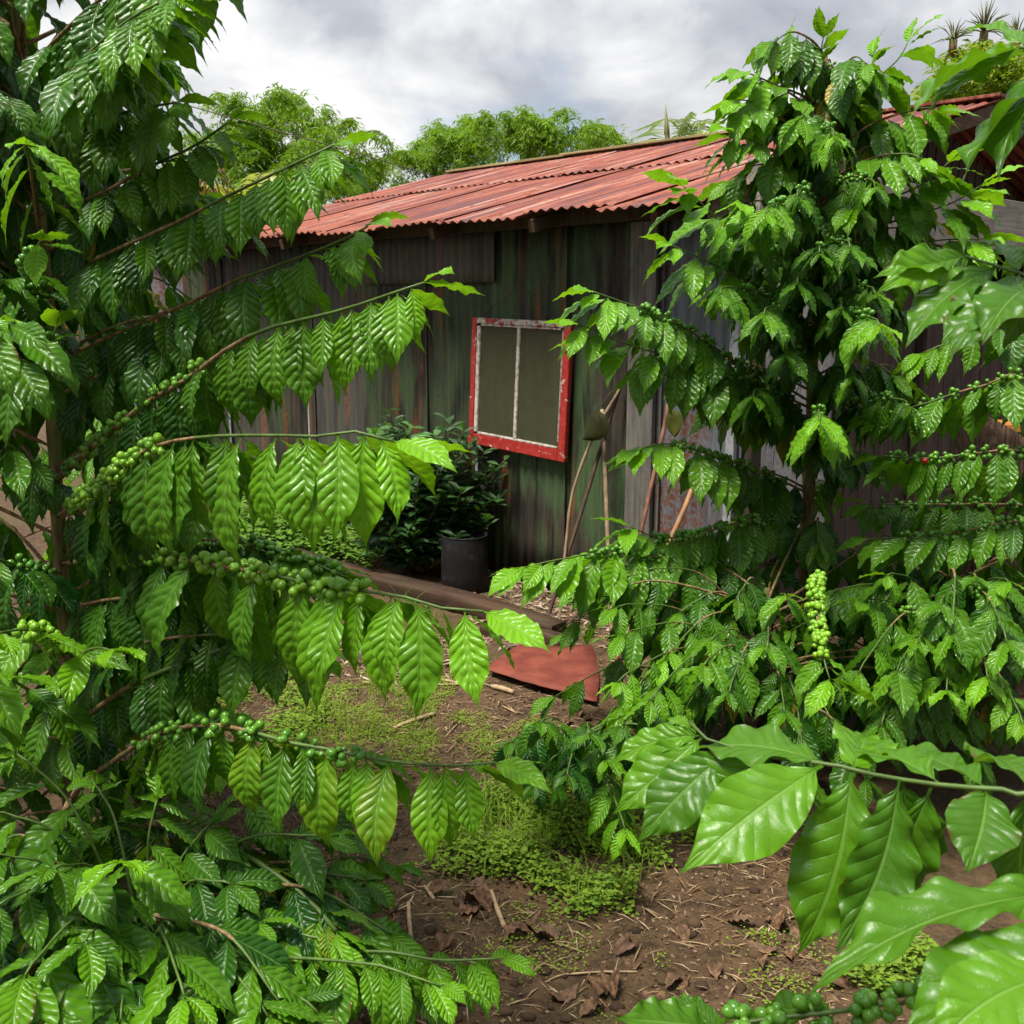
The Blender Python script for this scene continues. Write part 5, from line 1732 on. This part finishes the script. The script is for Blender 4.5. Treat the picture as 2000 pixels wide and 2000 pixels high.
# ================================================================== dark shrub against the wall
Tb = GZ(815, 1118)
TS = Plant('evergreen_shrub', Tb, 'dark evergreen shrub with small glossy leaves against the shed wall', 'shrub', 19, leafset=TV)
rngT = random.Random(6)
dT = Tb.y
cx_, cy_ = 815, 960
for k in range(120):
    an = rngT.uniform(0, 6.283)
    rr = math.sqrt(rngT.random())
    x = 815 + 160 * rr * math.cos(an)
    y = 958 + 150 * rr * math.sin(an)
    if k < 9:
        x = (760, 700, 800, 850, 905, 950, 735, 985, 880)[k]
        y = (800, 860, 830, 850, 835, 880, 840, 900, 900)[k]
    d = dT + rngT.uniform(-0.35, 0.30)
    if x > 900:
        d = min(d, dT - 0.1)
    tip_ = P(x, y, d)
    a_ = Tb + Vector((rngT.uniform(-.08, .08), rngT.uniform(-.08, .08), 0.02))
    mid_ = a_.lerp(tip_, 0.5) + Vector((rngT.uniform(-.08, .08), rngT.uniform(-.08, .08), 0.06))
    _, cp_, L_ = TS.stem('stem', [a_, mid_, tip_], 0.007, 0.002, M_TRUNK, 5, 12, 0)
    stem_o = TS.root.children[-1]
    young = 0.7 if (y < 870 and rngT.random() < 0.7) else 0.0
    for q in range(30):
        t = 0.35 + 0.65 * q / 29
        i = int(t * 10.99)
        p_ = cp_[i].lerp(cp_[min(11, i + 1)], t * 11 - i if i < 11 else 0)
        an2 = q * 2.4 + k
        D = Vector((math.cos(an2), math.sin(an2), rngT.uniform(-0.1, 0.8)))
        TS.leaf(p_, D, ZV + D * -0.4 + Vector((0, -0.3, 0)), rngT.uniform(0.08, 0.13), young * t + rngT.uniform(0, 0.25), 0, stem_o)
TS.finish(mat_mass=M_TEAS)

# low weeds along the wall foot further left
# ================================================================== ground cover (stuff)
def scatter_leaves(name, label, cat, polys, per, mat, seed, size=(0.008, 0.018), hgt=(0.005, 0.06), age=(0.2, 0.9), yel=0.0, spread=0.014, blades=False):
    rng = random.Random(seed)
    Vs, Fs, Cs = [], [], []
    n = 0

    def inside(p, poly):
        r_ = False
        j = len(poly) - 1
        for i in range(len(poly)):
            a, c_ = poly[i], poly[j]
            if (a[1] > p[1]) != (c_[1] > p[1]) and p[0] < (c_[0] - a[0]) * (p[1] - a[1]) / (c_[1] - a[1]) + a[0]:
                r_ = not r_
            j = i
        return r_
    for poly_px, count, dens_k in polys:
        pg = [GZ(*q) for q in poly_px]
        pw = [(p.x, p.y) for p in pg]
        x0, x1 = min(p[0] for p in pw), max(p[0] for p in pw)
        y0, y1 = min(p[1] for p in pw), max(p[1] for p in pw)
        made = 0
        tries = 0
        while made < count and tries < count * 12:
            tries += 1
            p = (rng.uniform(x0, x1), rng.uniform(y0, y1))
            if not inside(p, pw):
                continue
            nz_ = mnoise.noise(Vector((p[0] * 5 + seed, p[1] * 5, 0))) + 0.35 * mnoise.noise(Vector((p[0] * 17, p[1] * 17, seed)))
            if nz_ < dens_k + rng.uniform(-0.2, 0.2):
                continue
            made += 1
            gz = ground_z(p[0], p[1])
            hh = rng.uniform(*hgt) * (0.7 + 0.6 * max(0, nz_))
            if blades:
                az = rng.uniform(0, 6.283)
                d = Vector((math.cos(az), math.sin(az), 0))
                s_ = Vector((-d.y, d.x, 0)) * rng.uniform(0.0012, 0.0022)
                ln = hh * rng.uniform(0.5, 1.2)
                b0 = Vector((p[0], p[1], gz))
                m0 = b0 + ZV * hh * 0.7 + d * ln * 0.35
                t0 = b0 + ZV * hh + d * ln * 0.95
                Vs += [b0 - s_, b0 + s_, m0 + s_ * 0.8, m0 - s_ * 0.8, t0]
                Fs += [(n, n + 1, n + 2, n + 3), (n + 3, n + 2, n + 4, n + 4)]
                col = (rng.uniform(*age), yel * rng.random(), rng.random())
                Cs += [col] * 5
                n += 5
                continue
            for q in range(per):
                az = rng.uniform(0, 6.283)
                el = rng.uniform(-0.25, 0.45)
                d = Vector((math.cos(az) * math.cos(el), math.sin(az) * math.cos(el), math.sin(el)))
                sd_ = Vector((-math.sin(az), math.cos(az), 0))
                L_ = rng.uniform(*size)
                b0 = Vector((p[0] + rng.uniform(-spread, spread), p[1] + rng.uniform(-spread, spread), gz + hh * rng.uniform(0.35, 1)))
                up = d.cross(sd_) * (-0.12 * L_)
                w_ = L_ * rng.uniform(0.28, 0.4)
                Vs += [b0, b0 + d * L_ * 0.45 + sd_ * w_ + up, b0 + d * L_, b0 + d * L_ * 0.45 - sd_ * w_ + up]
                Fs.append((n, n + 1, n + 2, n + 3))
                col = (rng.uniform(*age), yel * rng.random(), rng.random())
                Cs += [col] * 4
                n += 4
    me = bpy.data.meshes.new(name)
    me.from_pydata([tuple(v) for v in Vs], [], [f if f[2] != f[3] else f[:3] for f in Fs])
    at = me.color_attributes.new('tint', 'FLOAT_COLOR', 'POINT')
    c4 = np.ones((len(Vs), 4), dtype=np.float32)
    c4[:, :3] = np.array(Cs)
    at.data.foreach_set('color', c4.ravel())
    me.update()
    o = link(name, me, mat)
    tag(o, label, cat, kind='stuff')
    return o


W_POLYS = [([(830, 1700), (880, 1620), (960, 1560), (1060, 1560), (1150, 1600), (1210, 1650), (1240, 1720), (1220, 1780), (1120, 1800), (1060, 1780), (940, 1730)], 850, 0.02),
           ([(1200, 1640), (1300, 1600), (1420, 1640), (1290, 1700)], 130, 0.1),
           ([(400, 1330), (620, 1290), (640, 1420), (400, 1560)], 500, -0.05),
           ([(1640, 1900), (1760, 1850), (1860, 1880), (1700, 1960)], 160, -0.1),
           ([(1000, 1560), (1180, 1500), (1300, 1560), (1200, 1640), (1040, 1620)], 500, -0.2)]
scatter_leaves('ground_weeds', 'bright green low weeds carpeting the soil in the middle', 'weeds', W_POLYS, 6, M_WEED, 5, size=(0.010, 0.026), hgt=(0.005, 0.12), age=(0.15, 1.0), yel=0.35, spread=0.036)
Y_POLYS = [([(560, 1500), (560, 1400), (640, 1340), (760, 1290), (900, 1330), (840, 1400), (860, 1480), (760, 1540), (640, 1560)], 2600, -0.22),
           ([(840, 1400), (1000, 1390), (1120, 1420), (1000, 1500), (860, 1480)], 500, 0.0),
           ([(600, 1250), (800, 1240), (960, 1330), (700, 1330)], 260, 0.05),
           ([(640, 1700), (900, 1740), (1300, 1830), (1700, 1800), (1600, 2000), (1000, 2000), (700, 1850)], 360, 0.10)]
scatter_leaves('moss_patch', 'yellow-green tiny moss and seedlings over the bare ground', 'moss', Y_POLYS, 5, M_WEED, 6, size=(0.005, 0.012), hgt=(0.003, 0.03), age=(0.5, 1.0), yel=0.6, spread=0.02)
scatter_leaves('grass_tuft', 'thin grass blades growing among the green weeds', 'grass', [([(830, 1700), (880, 1580), (1060, 1540), (1090, 1660), (960, 1730)], 700, -0.3), ([(560, 1500), (600, 1380), (840, 1340), (860, 1500)], 260, -0.1), ([(1100, 1600), (1300, 1640), (1260, 1780), (1100, 1780)], 160, -0.2), ([(620, 1190), (820, 1190), (960, 1300), (700, 1320)], 120, 0.0)], 1, M_WEED, 7, hgt=(0.05, 0.17), age=(0.3, 0.9), yel=0.3, blades=True)

scatter_leaves('wall_foot_weeds', 'dark leafy weeds along the foot of the shed wall at the left', 'weeds', [([(330, 1010), (560, 1020), (700, 1075), (760, 1120), (700, 1110), (560, 1075), (330, 1050)], 900, -0.5), ([(300, 1060), (560, 1090), (520, 1300), (200, 1300)], 900, -0.3)], 6, M_WEED, 17, size=(0.03, 0.07), hgt=(0.02, 0.34), age=(0.0, 0.5), spread=0.06)

# crumbs and straw bits of the soil, too many to count
m, b, out = new_mat('litter')
cl = b.n('ShaderNodeAttribute', attribute_name='tint').outputs['Color']
principled(b, out, cl, 0.85, 0.2)
M_LITTER = m


def litter(name, label, cat, region, count, seed, kinds, dens=-1.0):
    rng = random.Random(seed)
    Vs, Fs, Cs = [], [], []
    n = 0
    pg = [GZ(*q) for q in region]
    x0, x1 = min(p.x for p in pg), max(p.x for p in pg)
    y0, y1 = min(p.y for p in pg), max(p.y for p in pg)
    for _ in range(count):
        x, y = rng.uniform(x0, x1), rng.uniform(y0, y1)
        px_ = proj(Vector((x, y, 0)))
        if mnoise.noise(Vector((x * 3, y * 3, seed))) < dens + rng.uniform(-.3, .3):
            continue
        z = ground_z(x, y)
        k = rng.choices(list(kinds), [kinds[q] for q in kinds])[0]
        az = rng.uniform(0, 6.283)
        d = Vector((math.cos(az), math.sin(az), rng.uniform(-.05, .2)))
        s_ = Vector((-d.y, d.x, rng.uniform(-.4, .4)))
        if k == 'straw':
            L_, w_ = rng.uniform(0.02, 0.10), rng.uniform(0.0008, 0.003)
            col = rng.choice([(0.30, 0.20, 0.11), (0.38, 0.28, 0.17), (0.20, 0.12, 0.06)])
        elif k == 'chip':
            L_, w_ = rng.uniform(0.03, 0.12), rng.uniform(0.004, 0.012)
            col = rng.choice([(0.26, 0.18, 0.12), (0.34, 0.26, 0.19), (0.13, 0.085, 0.055), (0.09, 0.06, 0.04)])
        else:
            L_ = rng.uniform(0.004, 0.013)
            w_ = L_ * rng.uniform(0.4, 0.8)
            col = rng.choice([(0.10, 0.055, 0.03), (0.05, 0.028, 0.016), (0.16, 0.10, 0.055), (0.20, 0.14, 0.08)])
        v_k = rng.uniform(0.7, 1.25)
        col = tuple(c_ * v_k for c_ in col)
        b0 = Vector((x, y, z + 0.002))
        up = ZV * max(0.0015, w_ * 0.6)
        m0 = b0 + d * L_ * 0.5 + ZV * rng.uniform(0, 0.10) * L_
        Vs += [b0, m0 + s_ * w_, b0 + d * L_, m0 - s_ * w_, m0 + up]
        Fs += [(n, n + 1, n + 4), (n + 1, n + 2, n + 4), (n + 2, n + 3, n + 4), (n + 3, n, n + 4)]
        Cs += [col] * 5
        n += 5
    me = mesh_np(name, [tuple(v) for v in Vs], Fs, None, np.array(Cs), smooth=False)
    tag(link(name, me, M_LITTER), label, cat, kind='stuff')


litter('soil_litter', 'fine brown crumbs and straw bits strewn over the bare soil', 'litter', [(500, 1290), (1300, 1290), (1900, 2000), (500, 2000)], 15000, 3, {'crumb': 8, 'straw': 2.0})
litter('wood_mulch', 'pale dry bark chips and stalks heaped behind the timber beam', 'mulch', [(930, 1120), (1330, 1130), (1330, 1270), (1000, 1210)], 2600, 4, {'chip': 3, 'straw': 2})
litter('wood_mulch', 'dry bark chips on the ground left of the red iron plate', 'mulch', [(640, 1240), (1000, 1235), (960, 1330), (640, 1330)], 700, 8, {'chip': 3, 'straw': 2}, dens=-0.05)

rngc = random.Random(33)
Vs, Fs, Cs = [], [], []
off = 0
bmc = bmesh.new()
bmesh.ops.create_icosphere(bmc, subdivisions=2, radius=1.0)
cv_ = np.array([v.co[:] for v in bmc.verts])
cf_ = np.array([[v.index for v in f.verts] for f in bmc.faces])
bmc.free()
for k in range(900):
    x, y = rngc.uniform(560, 1750), rngc.uniform(1300, 2000)
    g = GZ(x, y)
    r_ = 0.004 + 0.018 * rngc.random() ** 4
    sh = np.array([1 + 0.35 * mnoise.noise(Vector(q) * 1.3 + Vector((k, 0, 0))) for q in cv_])[:, None]
    Vs.append(cv_ * sh * np.array([r_, r_ * rngc.uniform(.7, 1.2), r_ * 0.6]) + np.array([g.x, g.y, g.z + r_ * 0.15]))
    Fs.append(cf_ + off)
    t_ = rngc.uniform(0.5, 1.3)
    Cs.append(np.tile(np.array([0.060 * t_, 0.036 * t_, 0.020 * t_]), (len(cv_), 1)))
    off += len(cv_)
tag(link('soil_clods', mesh_np('soil_clods', np.concatenate(Vs), np.concatenate(Fs), None, np.concatenate(Cs)), M_LITTER), 'small dark clods and pebbles scattered over the bare soil', 'clods', kind='stuff')

# ================================================================== fallen leaves and sticks
m, b, out = new_mat('dead_leaf')
oi = b.n('ShaderNodeObjectInfo')
pos = b.n('ShaderNodeNewGeometry').outputs['Position']
nz = b.noise(pos, 60, 5, 0.6)
c = b.mix(b.range(nz, 0.35, 0.65), (0.050, 0.025, 0.012), (0.19, 0.10, 0.048))
c = b.mix(b.math('MULTIPLY', oi.outputs['Random'], 0.5), c, (0.11, 0.068, 0.045))
principled(b, out, c, 0.75, 0.3, b.bump(nz, 0.6, 0.004))
M_DEAD = m
DL = []
rngd = random.Random(15)
for k in range(8):
    V, F, UV = leaf_arrays(rngd, 26, C_MID, width=rngd.uniform(0.40, 0.55), bend=rngd.uniform(0.5, 2.4), fold=rngd.uniform(0.5, 1.2), corr=0.012, wave=rngd.uniform(0.03, 0.05), twist=rngd.uniform(-1.6, 1.6), side=rngd.uniform(-.25, .25), tipk=0.4)
    V = V.copy()
    V[:, 2] += 0.03 * np.sin(V[:, 0] * 40 + k) * np.sin(V[:, 1] * 23)
    me = mesh_np('fallen_leaf', V, F, UV)
    me.materials.append(M_DEAD)
    DL.append((V, me))
spots = [(735, 1770), (765, 1712), (835, 1750), (905, 1765), (960, 1740), (720, 1815), (760, 1795), (985, 1845), (1090, 1850), (1200, 1870), (1255, 1895), (1175, 1915), (1330, 1815), (1420, 1800), (1455, 1850), (1490, 1900),
         (1180, 1960), (1240, 1960), (1300, 1940), (1060, 1800), (1400, 1880), (1350, 1960), (1480, 1810), (1530, 1790), (1570, 1860), (1590, 1830), (700, 1690), (660, 1750), (1130, 1990), (940, 1790), (1100, 1420), (1130, 1405), (880, 1830), (1600, 1900), (1130, 1935)]
for i, (x, y) in enumerate(spots):
    g = GZ(x, y)
    V, me = DL[i % 8]
    o = bpy.data.objects.new('fallen_leaf', me)
    COL.objects.link(o)
    sc = rngd.uniform(0.06, 0.10)
    up = rngd.random() < 0.6
    rot = Matrix.Rotation(rngd.uniform(0, 6.283), 4, 'Z') @ Matrix.Rotation(R(180) if not up else 0, 4, 'Y') @ Matrix.Rotation(rngd.uniform(-.35, .35), 4, 'X') @ Matrix.Rotation(rngd.uniform(-.4, .4), 4, 'Y')
    zz_ = (np.array(rot)[:3, :3] @ (V.T * sc))[2]
    o.matrix_world = Matrix.Translation(Vector((g.x, g.y, g.z - float(np.percentile(zz_, 12)) + 0.001))) @ rot @ Matrix.Scale(sc, 4)
    tag(o, 'curled brown dead coffee leaf lying on the bare soil', 'dead leaf', 'dead coffee leaves on the soil')

M_STRAW = simple('dry_stalk', (0.42, 0.29, 0.16), 0.8)
sticks = [((798, 1768), (803, 1838), 0.007, 'upright pale dry stalk piece on the soil left of centre'), ((960, 1745), (985, 1815), 0.0075, 'pale dry stalk piece on the soil in the centre'), ((775, 1780), (800, 1770), 0.0035, 'thin straw leaning on the upright pale stalk piece'),
          ((830, 1735), (848, 1760), 0.006, 'short pale stick under a curled dead leaf'), ((1105, 1905), (1245, 1900), 0.003, 'long thin pale twig on the soil at the bottom centre'), ((1065, 1920), (1110, 1903), 0.0022, 'short thin straw at the left end of the long pale twig'),
          ((770, 1425), (850, 1397), 0.009, 'pale brown stick on the ground above the hanging leaves'), ((960, 1345), (1003, 1357), 0.012, 'short tan wood piece below the red iron plate'), ((858, 1330), (905, 1340), 0.007, 'pale stick below the cherry branch tip leaves'),
          ((800, 1342), (935, 1338), 0.004, 'long thin stick lying across the ground under the leaf tips'), ((1075, 1842), (1140, 1862), 0.002, 'thin straw on soil near the weeds'), ((870, 1440), (905, 1405), 0.0025, 'thin tilted straw on the bare ground'),
          ((1010, 1395), (980, 1380), 0.003, 'thin straw beside the red iron plate'), ((1390, 1850), (1330, 1840), 0.002, 'thin straw among the dead leaves at right')]
for (a_, b_, r_, lab) in sticks:
    p0, p1 = GZ(*a_), GZ(*b_)
    md_ = p0.lerp(p1, 0.5) + Vector((rngd.uniform(-.006, .006), 0, 0.004))
    cp, _ = catmull([p0 + ZV * r_, md_ + ZV * r_, p1 + ZV * r_], 10)
    tag(link('dry_stick', tube_mesh('dry_stick', cp, [r_ * (0.85 + 0.2 * rngd.random()) for _ in cp], 6), M_STRAW), lab, 'stick')

# ================================================================== beyond the shed
def leaf_cloud(rng, Vs, Fs, Cs, c, rad, n, size, droop, age, yel=0.0, slim=0.11, hang=0.5):
    for _ in range(n):
        while True:
            q = Vector((rng.uniform(-1, 1), rng.uniform(-1, 1), rng.uniform(-1, 1)))
            if 0.05 < q.length < 1:
                break
        q = q * (q.length ** -0.35)
        if q.length > 1:
            q.normalize()
        p = c + Vector((q.x * rad[0], q.y * rad[1], q.z * rad[2]))
        add_leaf(rng, Vs, Fs, Cs, p, size, hang, age, yel, slim)


def add_leaf(rng, Vs, Fs, Cs, p, size, hang, age, yel, slim):
    az = rng.uniform(0, 6.283)
    d = Vector((math.cos(az), math.sin(az), rng.gauss(-hang, 0.45))).normalized()
    s_ = d.cross(ZV)
    s_ = s_.normalized() if s_.length > 0.01 else Vector((1, 0, 0))
    s_ = (Matrix.Rotation(rng.uniform(-1, 1), 3, d) @ s_)
    L_ = size * rng.uniform(0.6, 1.3)
    n = len(Vs)
    w_ = L_ * slim
    Vs += [p, p + d * L_ * 0.4 + s_ * w_, p + d * L_ - ZV * L_ * 0.15, p + d * L_ * 0.4 - s_ * w_]
    Fs.append((n, n + 1, n + 2, n + 3))
    col = (rng.uniform(*age), yel * rng.random(), rng.random())
    Cs.extend([col] * 4)


M_CULM = simple('bamboo_culm', (0.16, 0.19, 0.06), 0.5)


def bamboo(label, d, lobes, plumes, seed, base_px):
    rng = random.Random(seed)
    base = P(base_px, 500, d)
    base.z = 0
    root = tag(empty('bamboo_clump', base), label, 'bamboo', 'bamboo clumps beyond the shed')
    k = d / 2000
    Vs, Fs, Cs = [], [], []
    def branchlet(p, az, ln, tone):
        dr = Vector((math.cos(az), math.sin(az), rng.uniform(-0.5, 0.3)))
        for q in range(7):
            t = (q + rng.random()) / 7
            pp = p + dr * ln * t - ZV * ln * 0.5 * t * t
            add_leaf(rng, Vs, Fs, Cs, pp, 0.15, 0.55, (tone * 0.6, tone), 0.12, 0.10)
    for (x, y, rx, ry, n) in lobes:
        c = P(x, y, d + rng.uniform(-1.5, 1.5))
        for f in range(int(n / 380)):
            az, el = rng.uniform(0, 6.283), rng.uniform(0.0, 1.3)
            st_ = c - ZV * ry * k * 0.9 + Vector((rng.gauss(0, rx * k * 0.25), rng.gauss(0, 0.8), 0))
            en = c + Vector((math.cos(az) * math.cos(el) * rx * k * 1.4, math.sin(az) * math.cos(el) * rx * k, math.sin(el) * ry * k * rng.uniform(0.7, 1.5)))
            md = st_.lerp(en, 0.6) + ZV * ry * k * 0.45
            cp, L_ = catmull([st_, md, en, en + (en - md) * 0.4 - ZV * ry * k * rng.uniform(0.3, 0.8)], 30)
            tone = rng.uniform(0.5, 1.1)
            for i in range(6, 30):
                for q in range(2 if i < 14 else 3):
                    branchlet(cp[i] + Vector((rng.gauss(0, .05), rng.gauss(0, .05), rng.gauss(0, .05))), rng.uniform(0, 6.283), rng.uniform(0.12, 0.34), tone * (0.55 + 0.45 * i / 30))
    for pl in plumes:
        cp, L_ = catmull([P(x, y, d + dz) for (x, y, dz) in pl], 40)
        link('culm', tube_mesh('culm', [base.lerp(cp[0], 0.0), base.lerp(cp[0], 0.5) + Vector((0.1, 0, 0.3))] + cp, [0.05, 0.045] + [0.035 - 0.028 * i / 39 for i in range(40)], 6), M_CULM, root)
        for i in range(6, 40):
            for q in range(4):
                branchlet(cp[i], rng.uniform(0, 6.283), rng.uniform(0.2, 0.45), rng.uniform(0.5, 1.0))
    me = mesh_np('foliage', [tuple(v) for v in Vs], Fs, None, np.array(Cs), smooth=False)
    o = link('foliage', me, M_BAMBOO, root)
    o['kind'] = 'stuff'


bamboo('tall feathery bamboo clump rising behind the left part of the roof', 21,
       [(520, 250, 75, 55, 3400), (600, 260, 60, 45, 2400), (450, 290, 75, 45, 2400), (560, 330, 110, 60, 4200), (640, 330, 70, 55, 2400), (430, 350, 80, 50, 2200), (700, 370, 70, 45, 2000), (540, 205, 35, 30, 700), (480, 400, 150, 60, 2600)],
       [[(655, 400, 0), (680, 310, -0.5), (710, 262, -0.6), (742, 258, -0.6), (756, 290, -0.6), (742, 318, -0.5)], [(500, 330, 0), (515, 240, 0), (530, 190, 0), (545, 172, 0), (570, 188, 0)], [(470, 330, 0), (460, 240, 0), (445, 200, 0), (425, 180, 0), (418, 200, 0)], [(620, 340, 0), (650, 270, 0), (675, 235, 0), (690, 230, 0)]], 61, 560)
bamboo('lower feathery bamboo clump along the roof line in the centre', 24,
       [(900, 275, 70, 35, 2800), (980, 265, 70, 35, 2800), (1060, 265, 70, 38, 2800), (1140, 270, 60, 38, 2400), (860, 310, 80, 40, 2600), (780, 350, 90, 40, 2600), (950, 320, 120, 45, 3400), (1100, 310, 110, 40, 3000), (720, 370, 70, 35, 1600)],
       [[(1120, 330, 0), (1130, 270, 0), (1155, 245, 0), (1190, 248, 0), (1212, 275, 0), (1214, 292, 0)], [(1030, 330, 0), (1035, 270, 0), (1060, 240, 0), (1085, 250, 0)], [(900, 330, 0), (905, 280, 0), (925, 245, 0), (960, 240, 0)], [(830, 340, 0), (815, 310, 0), (790, 295, 0), (765, 305, 0)], [(850, 340, 0), (865, 290, 0), (885, 262, 0), (915, 262, 0)]], 62, 960)

M_FRONDRIB = simple('frond_rib', (0.22, 0.22, 0.06), 0.5)


def palm(label, base, tips, crown, seed, age, yel, leaflet, wid, trunk_r=0.1, name='palm_tree', n=34):
    rng = random.Random(seed)
    root = tag(empty(name, base), label, 'palm')
    link('trunk', tube_mesh('trunk', [base, base.lerp(crown, 0.5) + Vector((0.05, 0, 0)), crown], [trunk_r, trunk_r * 0.85, trunk_r * 0.7], 10), M_TRUNK, root)
    for tp in tips:
        mid_ = crown.lerp(tp, 0.55) + ZV * (crown - tp).length * 0.22
        cp, L_ = catmull([crown, mid_, tp], n)
        fr = link('frond', tube_mesh('frond', cp, [0.018 * (1 - 0.85 * i / (n - 1)) for i in range(n)], 5), M_FRONDRIB, root)
        Vs, Fs, Cs = [], [], []
        for i in range(4, n):
            t = i / (n - 1)
            d = (cp[min(i + 1, n - 1)] - cp[i - 1]).normalized()
            S, U = frame_from(d)
            ln = leaflet * (math.sin(math.pi * min(1, 0.12 + t * 0.85)) ** 0.6)
            for sd_ in (-1, 1):
                dd = (S * sd_ * 0.85 + d * 0.55 - ZV * rng.uniform(0.1, 0.5)).normalized()
                sw = dd.cross(U + S * 0.2).normalized() * wid
                k_ = len(Vs)
                p = cp[i]
                Vs += [p, p + dd * ln * 0.4 + sw, p + dd * ln - ZV * ln * 0.25, p + dd * ln * 0.4 - sw]
                Fs.append((k_, k_ + 1, k_ + 2, k_ + 3))
                Cs += [(rng.uniform(*age), yel * rng.uniform(0.5, 1), rng.random())] * 4
        link('leaflets', mesh_np('leaflets', [tuple(q) for q in Vs], Fs, None, np.array(Cs), smooth=False), M_PALM, fr)
    return root


pc = P(1310, 330, 17)
pb_ = Vector((pc.x, pc.y, 0))
pr = palm('green palm with fine arching fronds peeking over the ridge', pb_, [P(1402, 262, 16.5), P(1380, 235, 17.5), P(1345, 222, 17), P(1300, 232, 18), P(1240, 290, 17), P(1420, 300, 17)], pc, 71, (0.1, 0.5), 0.0, 0.75, 0.02)
link('spear_leaf', tube_mesh('spear_leaf', [pc, P(1302, 260, 17), P(1300, 203, 17)], [0.05, 0.045, 0.004], 7), M_FRONDRIB, pr)
yc = P(470, 445, 11.5)
palm('yellow-green palm behind the left end of the roof', Vector((yc.x, yc.y, 0)), [P(565, 370, 11), P(530, 335, 12), P(575, 430, 11), P(395, 360, 11), P(380, 430, 11.5)], yc, 72, (0.35, 0.8), 0.6, 0.5, 0.03, 0.08)
# dry brown seed stalks under the yellow palm
m, b, out = new_mat('dry_brown')
principled(b, out, (0.16, 0.085, 0.035), 0.8, 0.2)
rq = random.Random(9)
dq = empty('dry_seed_stalks', P(385, 450, 10.5))
tag(dq, 'tangle of dry brown seed stalks hanging left of the yellow palm', 'seed stalks')
for k in range(46):
    p0 = P(rq.uniform(345, 430), rq.uniform(318, 380), 10.6 + rq.uniform(-.3, .3))
    p1 = p0 + Vector((rq.uniform(-.25, .25), rq.uniform(-.2, .2), rq.uniform(-.5, -.2)))
    link('seed_stalk', tube_mesh('seed_stalk', [p0, p0.lerp(p1, 0.5) + Vector((rq.uniform(-.1, .1), 0, 0.05)), p1], [0.010, 0.009, 0.006], 4), m, dq)

# tree with spiky rosettes at the top right
rt = random.Random(73)
tc = P(1930, 190, 12.5)
tbs = Vector((tc.x + 0.6, tc.y + 0.3, 0))
tr_ = tag(empty('spiky_tree', tbs), 'yellow-green tree with spiky leaf rosettes behind the ridge at top right', 'tree')
link('trunk', tube_mesh('trunk', [tbs, tbs.lerp(tc, 0.5), tc], [0.16, 0.13, 0.07], 9), M_TRUNK, tr_)
Vs, Fs, Cs = [], [], []
for (x, y, rx, ry, n) in ((1900, 150, 75, 60, 2600), (1980, 160, 80, 70, 2600), (1860, 190, 70, 50, 1800), (2080, 160, 110, 100, 3000), (1960, 230, 100, 60, 2200)):
    leaf_cloud(rt, Vs, Fs, Cs, P(x, y, 12.5 + rt.uniform(-.5, .8)), (rx * 12.5 / 2000, 0.6, ry * 12.5 / 2000), n, 0.10, 0.3, (0.4, 1.0), 0.45, 0.16, 0.2)
o = link('crown', mesh_np('crown', [tuple(q) for q in Vs], Fs, None, np.array(Cs), smooth=False), M_BAMBOO, tr_)
o['kind'] = 'stuff'
M_SPIKE = simple('spiky_leaf', (0.16, 0.17, 0.06), 0.5)
for (x, y, rpx, n) in ((1922, 62, 60, 30), (1862, 78, 42, 22), (1985, 75, 42, 20)):
    c = P(x, y, 12.2)
    ro = link('rosette', tube_mesh('rosette', [tc.lerp(c, 0.3), c - ZV * 0.12, c], [0.05, 0.05, 0.045], 7), M_TRUNK, tr_)
    for k in range(n):
        az, el = rt.uniform(0, 6.283), rt.uniform(-0.15, 1.4)
        d = Vector((math.cos(az) * math.cos(el), math.sin(az) * math.cos(el), math.sin(el)))
        ln = rpx * 12.2 / 2000 * rt.uniform(0.7, 1.15)
        link('spike', tube_mesh('spike', [c, c + d * ln * 0.5 + ZV * 0.02, c + d * ln - ZV * 0.08 * ln], [0.009, 0.008, 0.0015], 4), M_SPIKE, ro)

# overhead wire
tag(link('overhead_wire', tube_mesh('overhead_wire', [P(-300, 20, 16), P(345, 200, 16), P(700, 300, 17), P(1100, 420, 18)], [0.008] * 4, 5), M_WIRE), 'thin overhead wire crossing the sky at the left', 'wire')
